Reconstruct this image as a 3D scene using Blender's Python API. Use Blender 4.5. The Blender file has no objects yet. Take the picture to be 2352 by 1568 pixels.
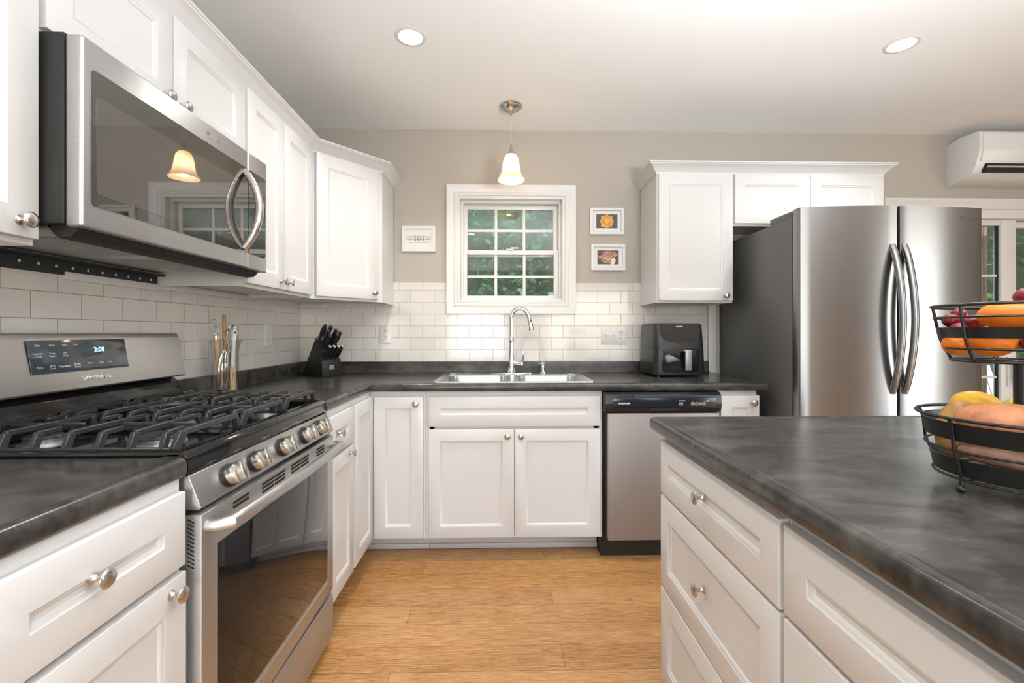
import bpy, bmesh, math, random
from mathutils import Matrix, Vector
random.seed(7)
scene = bpy.context.scene
COL = scene.collection
U = 0.0254          # inches to metres; shapes below are in inches, floor at z = 1
FZ = 1.0
PI = math.pi

# ------------------------------------------------------------------ camera
cam_d = bpy.data.cameras.new('camera'); cam = bpy.data.objects.new('camera', cam_d); COL.objects.link(cam)
cam_d.sensor_width = 36.0; cam_d.lens = 36.0 * 1045 / 2352
cam_d.shift_y = -22.0 / 2352
cam_d.clip_start = 0.02
cam.location = (0, 0, (47.4 - FZ) * U)
cam.rotation_euler = (PI / 2, 0, -math.radians(1.32))
scene.camera = cam

# ------------------------------------------------------------------ world, exposure
vs = scene.view_settings
vs.view_transform = 'Standard'; vs.look = 'None'; vs.gamma = 1; vs.use_curve_mapping = False
vs.exposure = 0.0
world = bpy.data.worlds.new('sky'); scene.world = world; world.use_nodes = True
wn = world.node_tree.nodes; wl = world.node_tree.links
sky = wn.new('ShaderNodeTexSky'); sky.sky_type = 'NISHITA'; sky.sun_disc = False
sky.sun_elevation = math.radians(48); sky.sun_rotation = math.radians(150)
wl.new(sky.outputs[0], wn['Background'].inputs[0]); wn['Background'].inputs[1].default_value = 0.7

def sun(name, rot, energy, angle, color):
    d = bpy.data.lights.new(name, 'SUN'); d.energy = energy; d.angle = angle; d.color = color
    o = bpy.data.objects.new(name, d); COL.objects.link(o); o.rotation_euler = rot
sun('sunlight', (math.radians(46), 0, math.radians(24)), 7.0, 0.02, (1.0, 0.95, 0.86))

def area(name, loc, rot, sx, sy, energy, color=(1, 1, 1)):
    d = bpy.data.lights.new(name, 'AREA'); d.shape = 'RECTANGLE'; d.size = sx * U; d.size_y = sy * U
    d.energy = energy; d.color = color
    o = bpy.data.objects.new(name, d); COL.objects.link(o)
    o.location = (loc[0] * U, loc[1] * U, (loc[2] - FZ) * U); o.rotation_euler = rot
    return o
# daylight of the room's other windows: glazed openings in the wall behind the camera and in the far side wall,
# their lamps tilted a little upward to brighten the ceiling
TILT = math.radians(104)
area('window_daylight', (-20, -147, 52), (TILT, 0, 0), 46, 52, 42, (0.92, 0.965, 1.0))
area('window_daylight', (75, -147, 42), (TILT, 0, 0), 70, 78, 33, (0.92, 0.965, 1.0))
area('window_daylight', (195, -40, 46), (math.radians(100), 0, PI / 2), 76, 70, 52, (0.92, 0.965, 1.0))
# uplight added just above the frame to brighten the ceiling, like a bounced flash
area('ceiling_fill', (38, 8, 62), (math.radians(180), 0, 0), 24, 24, 100, (0.87, 0.945, 1.0))
def portal(loc, sx, sy):
    o = area('sky_portal', loc, (-PI / 2, 0, 0), sx, sy, 1); o.data.cycles.is_portal = True
portal((137, 123.5, 40), 68, 78); portal((2.5, 123.6, 68.5), 28, 28)

# ------------------------------------------------------------------ helpers
BASE = {}
def tag(o, label=None, cat=None, group=None, kind=None):
    if label: o['label'] = label
    if cat: o['category'] = cat
    if group: o['group'] = group
    if kind: o['kind'] = kind
    return o
def W3(p): return Vector((p[0] * U, p[1] * U, (p[2] - FZ) * U))
def thing(name, label, cat, base, group=None, kind=None):
    o = bpy.data.objects.new(name, None); COL.objects.link(o); o.empty_display_size = 0.05
    o.location = W3(base); BASE[o.name] = Vector(base)
    return tag(o, label, cat, group, kind)
def fr(o, u, v, w=(0, 0, 1)):
    u, v, w = Vector(u), Vector(v), Vector(w)
    M = Matrix.Identity(4)
    for i in range(3):
        M[i][0], M[i][1], M[i][2], M[i][3] = u[i], v[i], w[i], o[i]
    return M
ID = Matrix.Identity(4)

class B:
    def __init__(s): s.bm = bmesh.new()
    def add(s, t, M=None, mi=0):
        if M is not None: bmesh.ops.transform(t, matrix=M, verts=t.verts)
        if mi:
            for f in t.faces: f.material_index = mi
        me = bpy.data.meshes.new('tmp'); t.to_mesh(me); t.free(); s.bm.from_mesh(me); bpy.data.meshes.remove(me)
        return s
    def box(s, lo, hi, bev=0, seg=2, M=None, mi=0):
        t = bmesh.new(); bmesh.ops.create_cube(t, size=1)
        for v in t.verts:
            v.co = Vector([(lo[i] + hi[i]) / 2 + v.co[i] * (hi[i] - lo[i]) for i in range(3)])
        if bev > 0:
            bmesh.ops.bevel(t, geom=t.edges[:], offset=bev, segments=seg, affect='EDGES', profile=0.5, clamp_overlap=True)
        return s.add(t, M, mi)
    def prism(s, pts, d0, d1, M=None, bev=0, seg=2, mi=0):
        t = bmesh.new()
        a = [t.verts.new((p[0], p[1], d0)) for p in pts]; b = [t.verts.new((p[0], p[1], d1)) for p in pts]
        n = len(pts); t.faces.new(a[::-1]); t.faces.new(b)
        for i in range(n): t.faces.new((a[i], a[(i + 1) % n], b[(i + 1) % n], b[i]))
        bmesh.ops.recalc_face_normals(t, faces=t.faces[:])
        if bev > 0:
            bmesh.ops.bevel(t, geom=t.edges[:], offset=bev, segments=seg, affect='EDGES', profile=0.5, clamp_overlap=True)
        return s.add(t, M, mi)
    def lathe(s, prof, n=24, M=None, mi=0, sx=1, sy=1):
        t = bmesh.new(); rings = []
        for r, z in prof:
            if r < 1e-5: rings.append([t.verts.new((0, 0, z))])
            else: rings.append([t.verts.new((r * sx * math.cos(2 * PI * k / n), r * sy * math.sin(2 * PI * k / n), z)) for k in range(n)])
        for a, b in zip(rings, rings[1:]):
            for k in range(n):
                q = [a[k % len(a)], a[(k + 1) % len(a)], b[(k + 1) % len(b)], b[k % len(b)]]
                q = list(dict.fromkeys(q))
                if len(q) > 2: t.faces.new(q)
        bmesh.ops.recalc_face_normals(t, faces=t.faces[:])
        return s.add(t, M, mi)
    def tube(s, pts, r, n=8, closed=False, M=None, mi=0, sq=False, flat=1.0):
        t = bmesh.new(); P = [Vector(p) for p in pts]; m = len(P)
        R = r if isinstance(r, (list, tuple)) else [r] * m
        rings = []; nrm = None
        for i in range(m):
            if closed: d = (P[(i + 1) % m] - P[i - 1]).normalized()
            else: d = (P[min(i + 1, m - 1)] - P[max(i - 1, 0)]).normalized()
            if nrm is None:
                h = Vector((0, 0, 1)) if abs(d.z) < 0.9 else Vector((1, 0, 0))
                nrm = d.cross(h).normalized()
            else: nrm = (nrm - d * nrm.dot(d)).normalized()
            bn = d.cross(nrm)
            off = PI / n if sq else 0
            rings.append([t.verts.new(P[i] + (nrm * math.cos(2 * PI * k / n + off) + bn * math.sin(2 * PI * k / n + off) * flat) * R[i]) for k in range(n)])
        for i in range(m if closed else m - 1):
            a, b = rings[i], rings[(i + 1) % m]
            for k in range(n): t.faces.new((a[k], a[(k + 1) % n], b[(k + 1) % n], b[k]))
        if not closed: t.faces.new(rings[0][::-1]); t.faces.new(rings[-1])
        bmesh.ops.recalc_face_normals(t, faces=t.faces[:])
        return s.add(t, M, mi)
    def sweep(s, prof, path, up=(0, 0, 1), closed=False, M=None, mi=0):
        # prof: (out, up) pairs; 'out' is to the right of the travel direction
        t = bmesh.new(); P = [Vector(p) for p in path]; m = len(P); upv = Vector(up); rings = []
        def side(a, b): return (b - a).normalized().cross(upv).normalized()
        for i in range(m):
            if closed: s1, s2 = side(P[i - 1], P[i]), side(P[i], P[(i + 1) % m])
            elif i == 0: s1 = s2 = side(P[0], P[1])
            elif i == m - 1: s1 = s2 = side(P[-2], P[-1])
            else: s1, s2 = side(P[i - 1], P[i]), side(P[i], P[i + 1])
            o = (s1 + s2).normalized(); o = o / max(0.3, o.dot(s1))
            rings.append([t.verts.new(P[i] + o * a + upv * b) for a, b in prof])
        n = len(prof)
        for i in range(m if closed else m - 1):
            a, b = rings[i], rings[(i + 1) % m]
            for k in range(n): t.faces.new((a[k], a[(k + 1) % n], b[(k + 1) % n], b[k]))
        if not closed: t.faces.new(rings[0][::-1]); t.faces.new(rings[-1])
        bmesh.ops.recalc_face_normals(t, faces=t.faces[:])
        return s.add(t, M, mi)
    def panel(s, u0, u1, w0, w1, v0, v1, rail, M=None, depth=0.3, inner=0.42, e=0.09):
        # door: v0 back, v1 front; a frame round a recessed panel, with a small sloped sticking
        t = bmesh.new()
        def ring(i, v): return [t.verts.new(c) for c in ((u0 + i, v, w0 + i), (u1 - i, v, w0 + i), (u1 - i, v, w1 - i), (u0 + i, v, w1 - i))]
        rs = [ring(0, v0), ring(0, v1 - e), ring(e * 0.35, v1 - e * 0.3), ring(e, v1), ring(rail, v1), ring(rail + 0.05, v1 - 0.07), ring(rail + inner * 0.45, v1 - depth * 0.42),
              ring(rail + inner, v1 - depth * 0.85), ring(rail + inner + 0.02, v1 - depth)]
        t.faces.new(rs[0][::-1])
        for a, b in zip(rs, rs[1:]):
            for k in range(4): t.faces.new((a[k], a[(k + 1) % 4], b[(k + 1) % 4], b[k]))
        t.faces.new(rs[-1])
        bmesh.ops.recalc_face_normals(t, faces=t.faces[:])
        return s.add(t, M)
    def blob(s, c, r, sub=3, noise=0.0, M=None, seed=0, mi=0):
        t = bmesh.new(); bmesh.ops.create_icosphere(t, subdivisions=sub, radius=1)
        rnd = random.Random(seed); ws = [(Vector((rnd.uniform(-1, 1), rnd.uniform(-1, 1), rnd.uniform(-1, 1))) * 2.6, rnd.uniform(0, 6)) for _ in range(7)]
        for v in t.verts:
            k = 1 + noise * sum(math.sin(w.dot(v.co) + p) for w, p in ws) / 4
            v.co = Vector((v.co.x * r[0] * k, v.co.y * r[1] * k, v.co.z * r[2] * k))
        T = Matrix.Translation(c)
        if M is not None: T = T @ M
        return s.add(t, T, mi)

def obj(name, b, mat, parent=None, base=None, smooth=38, **tags):
    bm = b.bm
    if parent is not None: bs = BASE[parent.name]
    elif base is not None: bs = Vector(base)
    else:
        lo = [min(v.co[i] for v in bm.verts) for i in range(3)]; hi = [max(v.co[i] for v in bm.verts) for i in range(3)]
        bs = Vector(((lo[0] + hi[0]) / 2, (lo[1] + hi[1]) / 2, lo[2]))
    for v in bm.verts: v.co = (v.co - bs) * U
    me = bpy.data.meshes.new(name); bm.to_mesh(me); bm.free()
    for m in (mat if isinstance(mat, (list, tuple)) else [mat]): me.materials.append(m)
    if smooth:
        me.polygons.foreach_set('use_smooth', [True] * len(me.polygons))
        me.set_sharp_from_angle(angle=math.radians(smooth))
    o = bpy.data.objects.new(name, me); COL.objects.link(o)
    BASE[o.name] = bs
    if parent is not None: o.parent = parent
    else: o.location = W3(bs)
    tag(o, tags.get('label'), tags.get('cat'), tags.get('group'), tags.get('kind'))
    return o
def struct(name, b, mat, smooth=38): return obj(name, b, mat, kind='structure', smooth=smooth)
def place(name, mesh, parent, M):
    # a copy of a small part whose mesh is in metres about its own origin; M maps local inches to the room
    o = bpy.data.objects.new(name, mesh); COL.objects.link(o); o.parent = parent
    T = M.copy(); T.translation = (M.translation - BASE[parent.name]) * U
    o.matrix_basis = T; BASE[o.name] = Vector(M.translation)
    return o
def mesh_of(name, b, mat, smooth=38):
    bm = b.bm
    for v in bm.verts: v.co = v.co * U
    me = bpy.data.meshes.new(name); bm.to_mesh(me); bm.free(); me.materials.append(mat)
    me.polygons.foreach_set('use_smooth', [True] * len(me.polygons)); me.set_sharp_from_angle(angle=math.radians(smooth))
    return me
def text(name, s, size, M, mat, parent, ext=0.01, bold=0.0, space=1.0, sx=1.0):
    cu = bpy.data.curves.new('t', 'FONT'); cu.body = s; cu.size = size; cu.align_x = 'CENTER'; cu.align_y = 'CENTER'
    cu.extrude = ext; cu.offset = bold; cu.space_character = space; cu.resolution_u = 3
    ob = bpy.data.objects.new('t', cu); COL.objects.link(ob)
    dg = bpy.context.evaluated_depsgraph_get(); me = bpy.data.meshes.new_from_object(ob.evaluated_get(dg))
    bpy.data.objects.remove(ob); bpy.data.curves.remove(cu)
    b = B(); t = bmesh.new(); t.from_mesh(me); bpy.data.meshes.remove(me)
    b.add(t, M @ Matrix.Diagonal((sx, 1, 1, 1)))
    return obj(name, b, mat, parent, smooth=0)

# ------------------------------------------------------------------ materials
def mat(name, col=(0.8, 0.8, 0.8), rough=0.5, metal=0.0, spec=None, **kw):
    m = bpy.data.materials.new(name); m.use_nodes = True
    p = m.node_tree.nodes['Principled BSDF']
    p.inputs['Base Color'].default_value = (*col, 1); p.inputs['Roughness'].default_value = rough; p.inputs['Metallic'].default_value = metal
    if spec is not None: p.inputs['Specular IOR Level'].default_value = spec
    for k, v in kw.items(): p.inputs[k.replace('_', ' ')].default_value = v
    return m
def S(r, g, b):
    f = lambda c: (c / 255 / 12.92) if c / 255 <= 0.04045 else ((c / 255 + 0.055) / 1.055) ** 2.4
    return (f(r), f(g), f(b))
class N:
    def __init__(s, m): s.m = m; s.t = m.node_tree; s.p = s.t.nodes['Principled BSDF']
    def n(s, typ, **kw):
        x = s.t.nodes.new('ShaderNode' + typ)
        for k, v in kw.items():
            if k in x.inputs and not hasattr(type(x), k): x.inputs[k].default_value = v
            elif hasattr(x, k): setattr(x, k, v)
            else: x.inputs[k.replace('_', ' ')].default_value = v
        return x
    def l(s, a, b): s.t.links.new(a, b)
    def coord(s, scale, kind='Object', rot=(0, 0, 0)):
        c = s.n('TexCoord'); mp = s.n('Mapping'); s.l(c.outputs[kind], mp.inputs[0])
        mp.inputs['Scale'].default_value = scale; mp.inputs['Rotation'].default_value = rot
        return mp.outputs[0]
    def noise(s, vec, scale=1, detail=4, rough=0.55):
        x = s.n('TexNoise'); s.l(vec, x.inputs['Vector']); x.inputs['Scale'].default_value = scale; x.inputs['Detail'].default_value = detail; x.inputs['Roughness'].default_value = rough
        return x.outputs['Fac']
    def ramp(s, fac, stops):
        x = s.n('ValToRGB'); s.l(fac, x.inputs[0]); e = x.color_ramp.elements
        c4 = lambda c: (*c, 1) if len(c) == 3 else c
        e[0].position, e[0].color = stops[0][0], c4(stops[0][1]); e[-1].position, e[-1].color = stops[-1][0], c4(stops[-1][1])
        for pos, c in stops[1:-1]: e.new(pos).color = c4(c)
        return x.outputs[0]
    def bump(s, h, strength=0.2, dist=0.001):
        x = s.n('Bump'); s.l(h, x.inputs['Height']); x.inputs['Strength'].default_value = strength; x.inputs['Distance'].default_value = dist
        s.l(x.outputs[0], s.p.inputs['Normal']); return x
    def rng(s, v, a, b, c, d):
        x = s.n('MapRange'); s.l(v, x.inputs[0])
        for i, k in enumerate((a, b, c, d)): x.inputs[i + 1].default_value = k
        return x.outputs[0]

M_white = mat('white_cabinet_paint', S(213, 212, 211), 0.32)
M_whitesat = mat('white_trim_paint', S(220, 219, 217), 0.3)
M_plastic = mat('white_plastic', S(222, 221, 218), 0.28)
M_wall = mat('greige_wall_paint', S(178, 171, 161), 0.7)
k = N(M_wall); k.bump(k.noise(k.coord((120, 120, 120)), 1, 3), 0.08, 0.0006)
M_ceil = mat('ceiling_paint', S(246, 246, 245), 0.75)
k = N(M_ceil); k.bump(k.noise(k.coord((90, 90, 90)), 1, 3), 0.06, 0.0006)
M_nickel = mat('brushed_nickel', (0.56, 0.53, 0.49), 0.26, 1.0)
M_chrome = mat('chrome', (0.75, 0.76, 0.78), 0.06, 1.0)
M_blackgloss = mat('black_enamel', (0.008, 0.008, 0.009), 0.1)
M_black = mat('black_plastic', (0.012, 0.012, 0.013), 0.35)
M_blackmat = mat('matte_black', (0.014, 0.014, 0.014), 0.5)
M_iron = mat('cast_iron', (0.03, 0.03, 0.032), 0.42)
k = N(M_iron); k.bump(k.noise(k.coord((500, 500, 500)), 1, 3), 0.25, 0.0005)
M_wire = mat('black_wire', (0.01, 0.01, 0.01), 0.35)
M_dark = mat('dark_gap', (0.004, 0.004, 0.004), 0.6)
M_alu = mat('aluminium', (0.62, 0.62, 0.62), 0.38, 1.0)

def steel(name, col, rough, sc, aniso=0.75, rot=0.25):
    m = mat(name, col, rough, 1.0); k = N(m)
    f = k.noise(k.coord(sc), 1, 2, 0.6)
    tg = k.n('Tangent', direction_type='RADIAL', axis='Z'); k.l(tg.outputs[0], k.p.inputs['Tangent'])
    k.p.inputs['Anisotropic'].default_value = aniso; k.p.inputs['Anisotropic Rotation'].default_value = rot
    c = k.ramp(f, [(0.3, tuple(x * 0.93 for x in col)), (0.7, tuple(min(1, x * 1.05) for x in col))]); k.l(c, k.p.inputs['Base Color'])
    return m
M_guard = steel('bright_brushed_steel', (0.74, 0.735, 0.725), 0.4, (12, 12, 900), 0.6)
M_cap = mat('pale_steel_cap', (0.8, 0.78, 0.75), 0.45, 0.5)
M_steelv = steel('brushed_steel_upright', (0.48, 0.48, 0.482), 0.38, (12, 12, 900), 0.6)
M_fridge = steel('grey_brushed_fridge_steel', (0.315, 0.318, 0.326), 0.3, (12, 12, 900), 0.88)
M_steelx = steel('brushed_steel_level', (0.53, 0.53, 0.532), 0.42, (12, 12, 900), 0.6)
M_sink = mat('satin_sink_steel', (0.66, 0.66, 0.66), 0.24, 1.0)
M_fridgeside = mat('grey_textured_metal', S(98, 97, 96), 0.42, 0.25)
k = N(M_fridgeside); k.bump(k.noise(k.coord((450, 450, 450)), 1, 2), 0.3, 0.0006)

def counter_mat():
    m = mat('charcoal_laminate', (0.03, 0.03, 0.03), 0.24); k = N(m)
    a = k.noise(k.coord((8, 20, 14)), 1, 6, 0.62); b = k.noise(k.coord((60, 60, 60)), 1, 2, 0.5); c = k.noise(k.coord((400, 400, 400)), 1, 2)
    mx = k.n('Math', operation='MULTIPLY_ADD'); k.l(b, mx.inputs[0]); mx.inputs[1].default_value = 0.2; k.l(a, mx.inputs[2])
    col = k.ramp(mx.outputs[0], [(0.40, (0.020, 0.019, 0.0178)), (0.54, (0.037, 0.0348, 0.0322)), (0.68, (0.062, 0.058, 0.0525)), (0.92, (0.105, 0.098, 0.088))])
    k.l(col, k.p.inputs['Base Color']); k.p.inputs['Specular IOR Level'].default_value = 0.42
    k.bump(c, 0.015, 0.0002); return m
M_counter = counter_mat()

def tile_mat(name, u):
    # 6 x 3 inch running-bond wall tile with pale grout; u: axis index along the wall
    m = mat(name, S(219, 214, 209), 0.09); k = N(m)
    g = k.n('NewGeometry'); sp = k.n('SeparateXYZ'); k.l(g.outputs['Position'], sp.inputs[0]); cb = k.n('CombineXYZ')
    def aff(o, mul, add):
        x = k.n('Math', operation='MULTIPLY_ADD'); k.l(o, x.inputs[0]); x.inputs[1].default_value = mul; x.inputs[2].default_value = add; return x.outputs[0]
    # joints: rows at z = 39.83 + 3 n ; upright joints on the back wall at x = 3.76 + 6 n in the row above 45.9
    k.l(aff(sp.outputs[u], 1 / U, -0.8 if u == 0 else -2.47), cb.inputs[0]); k.l(aff(sp.outputs[2], 1 / U, FZ - 39.86 + 60.34), cb.inputs[1])
    br = k.n('TexBrick'); k.l(cb.outputs[0], br.inputs['Vector']); br.offset = 0.5; br.squash = 1
    for nm, v in (('Scale', 1), ('Mortar Size', 0.06), ('Mortar Smooth', 0.15), ('Bias', 0), ('Brick Width', 6.0), ('Row Height', 3.017)): br.inputs[nm].default_value = v
    br.inputs['Color1'].default_value = (*S(219, 214, 209), 1); br.inputs['Color2'].default_value = (*S(213, 208, 203), 1); br.inputs['Mortar'].default_value = (*S(168, 160, 150), 1)
    k.l(br.outputs['Color'], k.p.inputs['Base Color'])
    k.l(k.rng(br.outputs['Fac'], 0, 1, 0.09, 0.6), k.p.inputs['Roughness'])
    nz = k.noise(k.coord((9, 9, 9)), 1, 2)
    iv = k.n('Math', operation='MULTIPLY_ADD'); k.l(br.outputs['Fac'], iv.inputs[0]); iv.inputs[1].default_value = -1.0
    sc = k.n('Math', operation='MULTIPLY'); k.l(nz, sc.inputs[0]); sc.inputs[1].default_value = 0.5; k.l(sc.outputs[0], iv.inputs[2])
    k.bump(iv.outputs[0], 0.35, 0.0012); return m
M_tileb = tile_mat('white_subway_tile_back', 0); M_tilel = tile_mat('white_subway_tile_side', 1)

def floor_mat():
    m = mat('bamboo_plank', S(196, 146, 94), 0.26); k = N(m)
    g = k.n('NewGeometry'); sp = k.n('SeparateXYZ'); k.l(g.outputs['Position'], sp.inputs[0]); cb = k.n('CombineXYZ')
    def mth(op, a, *c):
        x = k.n('Math', operation=op); k.l(a, x.inputs[0])
        for i, q in enumerate(c):
            if isinstance(q, (int, float)): x.inputs[i + 1].default_value = q
            else: k.l(q, x.inputs[i + 1])
        return x.outputs[0]
    yy = mth('MULTIPLY_ADD', sp.outputs[1], 1 / U, -92.6); row = mth('FLOOR', mth('DIVIDE', yy, 5.05))
    xx = mth('MULTIPLY_ADD', row, -24.0, mth('MULTIPLY_ADD', sp.outputs[0], 1 / U, -8.85))   # joints step by a third of a plank per row
    k.l(xx, cb.inputs[0]); k.l(mth('ADD', yy, 5.05 * 100), cb.inputs[1])
    br = k.n('TexBrick'); k.l(cb.outputs[0], br.inputs['Vector']); br.offset = 0.0; br.squash = 1
    for nm, v in (('Scale', 1), ('Mortar Size', 0.03), ('Mortar Smooth', 0.2), ('Brick Width', 72.0), ('Row Height', 5.05)): br.inputs[nm].default_value = v
    br.inputs['Color1'].default_value = (0.0, 0.0, 0.0, 1); br.inputs['Color2'].default_value = (1, 1, 1, 1); br.inputs['Mortar'].default_value = (0.5, 0.5, 0.5, 1)
    st = k.noise(k.coord((11, 230, 1)), 1, 6, 0.74); bl = k.noise(k.coord((1.6, 9, 1)), 1, 3); fine = k.noise(k.coord((42, 800, 1)), 1, 4, 0.72)
    a = k.n('Math', operation='MULTIPLY_ADD'); k.l(fine, a.inputs[0]); a.inputs[1].default_value = 0.55; k.l(st, a.inputs[2])
    b = k.n('Math', operation='MULTIPLY_ADD'); k.l(br.outputs['Color'], b.inputs[0]); b.inputs[1].default_value = 0.1; k.l(a.outputs[0], b.inputs[2])
    col = k.ramp(b.outputs[0], [(0.58, S(98, 61, 29)), (0.71, S(158, 108, 60)), (0.82, S(182, 134, 82)), (0.96, S(200, 158, 108))])
    mx = k.n('Mix', data_type='RGBA', blend_type='MULTIPLY'); mx.inputs[0].default_value = 1.0
    k.l(col, mx.inputs[6]); k.l(k.ramp(bl, [(0.35, (0.86, 0.84, 0.80)), (0.65, (1, 1, 1))]), mx.inputs[7])
    m2 = k.n('Mix', data_type='RGBA'); k.l(br.outputs['Fac'], m2.inputs[0]); k.l(mx.outputs[2], m2.inputs[6]); m2.inputs[7].default_value = (*S(84, 54, 30), 1)
    k.l(m2.outputs[2], k.p.inputs['Base Color'])
    iv = k.n('Math', operation='SUBTRACT'); k.l(st, iv.inputs[0]); k.l(br.outputs['Fac'], iv.inputs[1])
    k.bump(iv.outputs[0], 0.12, 0.0008); return m
M_floor = floor_mat()

def thin_glass(name, tint=(1, 1, 1), refl=0.09, cap=1.0):
    m = bpy.data.materials.new(name); m.use_nodes = True; t = m.node_tree; t.nodes.clear()
    o = t.nodes.new('ShaderNodeOutputMaterial'); mx = t.nodes.new('ShaderNodeMixShader'); a = t.nodes.new('ShaderNodeBsdfTransparent'); g = t.nodes.new('ShaderNodeBsdfGlossy')
    a.inputs[0].default_value = (*tint, 1); g.inputs['Roughness'].default_value = 0.01
    lw = t.nodes.new('ShaderNodeLayerWeight'); lw.inputs[0].default_value = 0.25; ma = t.nodes.new('ShaderNodeMath'); ma.operation = 'MULTIPLY_ADD'
    t.links.new(lw.outputs['Fresnel'], ma.inputs[0]); ma.inputs[1].default_value = 0.8; ma.inputs[2].default_value = refl * 0.4
    mn = t.nodes.new('ShaderNodeMath'); mn.operation = 'MINIMUM'; t.links.new(ma.outputs[0], mn.inputs[0]); mn.inputs[1].default_value = cap
    t.links.new(mn.outputs[0], mx.inputs[0]); t.links.new(a.outputs[0], mx.inputs[1]); t.links.new(g.outputs[0], mx.inputs[2]); t.links.new(mx.outputs[0], o.inputs[0])
    return m
M_pane = thin_glass('window_glass'); M_jar = thin_glass('jar_glass', (0.98, 0.992, 0.988), 0.05, 0.45)
M_mwglass = mat('smoked_oven_glass', (0.012, 0.012, 0.012), 0.02, 0.0, 0.9, IOR=2.0)
M_ovenglass = mat('dark_oven_window', (0.010, 0.010, 0.011), 0.03, 0.0, 0.5, IOR=1.5)
M_display = mat('touch_panel_glass', (0.05, 0.06, 0.075), 0.08, 0.0, 0.8)
M_print = mat('white_print', (0.75, 0.78, 0.8), 0.5)
M_greyprint = mat('grey_print', (0.16, 0.16, 0.16), 0.4)
def emis(name, col, st):
    m = mat(name, col, 0.5); p = m.node_tree.nodes['Principled BSDF']; p.inputs['Emission Color'].default_value = (*col, 1); p.inputs['Emission Strength'].default_value = st; return m
M_can = emis('lit_diffuser', (1, 0.97, 0.93), 9.0)
M_clock = emis('blue_clock_digits', (0.25, 0.6, 1.0), 3.0)
def screen_mat():
    m = bpy.data.materials.new('insect_screen'); m.use_nodes = True; t = m.node_tree; t.nodes.clear()
    o = t.nodes.new('ShaderNodeOutputMaterial'); mx = t.nodes.new('ShaderNodeMixShader'); a = t.nodes.new('ShaderNodeBsdfTransparent'); d = t.nodes.new('ShaderNodeBsdfDiffuse')
    d.inputs[0].default_value = (0.16, 0.20, 0.19, 1)
    n = t.nodes.new('ShaderNodeTexNoise'); c = t.nodes.new('ShaderNodeTexCoord'); t.links.new(c.outputs['Object'], n.inputs['Vector']); n.inputs['Scale'].default_value = 260; n.inputs['Detail'].default_value = 3
    r = t.nodes.new('ShaderNodeMapRange'); t.links.new(n.outputs['Fac'], r.inputs[0]); r.inputs[1].default_value = 0.3; r.inputs[2].default_value = 0.75; r.inputs[3].default_value = 0.12; r.inputs[4].default_value = 0.4
    t.links.new(r.outputs[0], mx.inputs[0]); t.links.new(a.outputs[0], mx.inputs[1]); t.links.new(d.outputs[0], mx.inputs[2]); t.links.new(mx.outputs[0], o.inputs[0])
    return m
M_screen = screen_mat()
def skin_mat(name, stops, sc, rough=0.4, bump=0.2, bs=120, **kw):
    m = mat(name, stops[0][1], rough, **kw); k = N(m)
    k.l(k.ramp(k.noise(k.coord((sc, sc, sc)), 1, 6, 0.62), stops), k.p.inputs['Base Color'])
    if bump: k.bump(k.noise(k.coord((bs, bs, bs)), 1, 3), bump, 0.001)
    return m
M_orange = skin_mat('orange_peel', [(0.3, S(226, 110, 14)), (0.7, S(246, 142, 30))], 20, 0.32, 0.25, 900)
M_grape = skin_mat('red_grape_skin', [(0.3, S(88, 16, 26)), (0.7, S(150, 44, 48))], 40, 0.16, 0)
M_potato = skin_mat('potato_skin', [(0.3, S(132, 90, 44)), (0.5, S(178, 134, 74)), (0.7, S(196, 156, 96))], 30, 0.6)
M_sweet = skin_mat('sweet_potato_skin', [(0.28, S(112, 66, 42)), (0.45, S(176, 112, 72)), (0.7, S(200, 138, 94))], 24, 0.55)
M_sweetp = skin_mat('pink_sweet_potato_skin', [(0.3, S(130, 92, 76)), (0.5, S(172, 132, 110)), (0.7, S(194, 158, 130))], 22, 0.55)
M_lemon = skin_mat('lemon_peel', [(0.3, S(222, 168, 20)), (0.7, S(240, 196, 44))], 20, 0.35, 0.2, 700)
def wood_mat(name, a, b, sc=(300, 300, 20), rough=0.5):
    m = mat(name, a, rough); k = N(m); k.l(k.ramp(k.noise(k.coord(sc), 1, 4), [(0.35, a), (0.65, b)]), k.p.inputs['Base Color']); return m
M_wood = wood_mat('pale_wood', S(186, 146, 102), S(214, 178, 134))
M_wood2 = wood_mat('brown_wood', S(150, 108, 66), S(184, 140, 92))
M_brown = wood_mat('weathered_brown_siding', S(98, 80, 60), S(150, 128, 100), (40, 40, 6), 0.7)

# ------------------------------------------------------------------ the room
WY = 117.1; WX = -51.3; CZ = 99.3; RX = 198.0; FY = -150.0
struct('floor', B().box((WX - 5, FY - 5, FZ - 4), (RX + 5, WY + 5, FZ)), M_floor)
struct('ceiling', B().box((WX - 5, FY - 5, CZ), (RX + 5, WY + 5, CZ + 5)), M_ceil)
struct('wall_left', B().box((WX - 5, FY, FZ), (WX, WY, CZ)), M_wall)
wb = B()
def wallgrid(b, x0, x1, z0, z1, holes, mk):
    xs = sorted({x0, x1} | {h[0] for h in holes} | {h[1] for h in holes}); zs = sorted({z0, z1} | {h[2] for h in holes} | {h[3] for h in holes})
    for i in range(len(xs) - 1):
        for j in range(len(zs) - 1):
            cx, cz = (xs[i] + xs[i + 1]) / 2, (zs[j] + zs[j + 1]) / 2
            if not any(h[0] < cx < h[1] and h[2] < cz < h[3] for h in holes): b.box(*mk(xs[i], xs[i + 1], zs[j], zs[j + 1]))
wallgrid(wb, WX - 5, RX + 5, FZ, CZ, [(-11.4, 16.4, 54.8, 82.3), (102.5, 172, FZ, 79.6)], lambda a, b, c, d: ((a, WY, c), (b, WY + 5, d)))
struct('wall_back', wb, M_wall)
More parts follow.
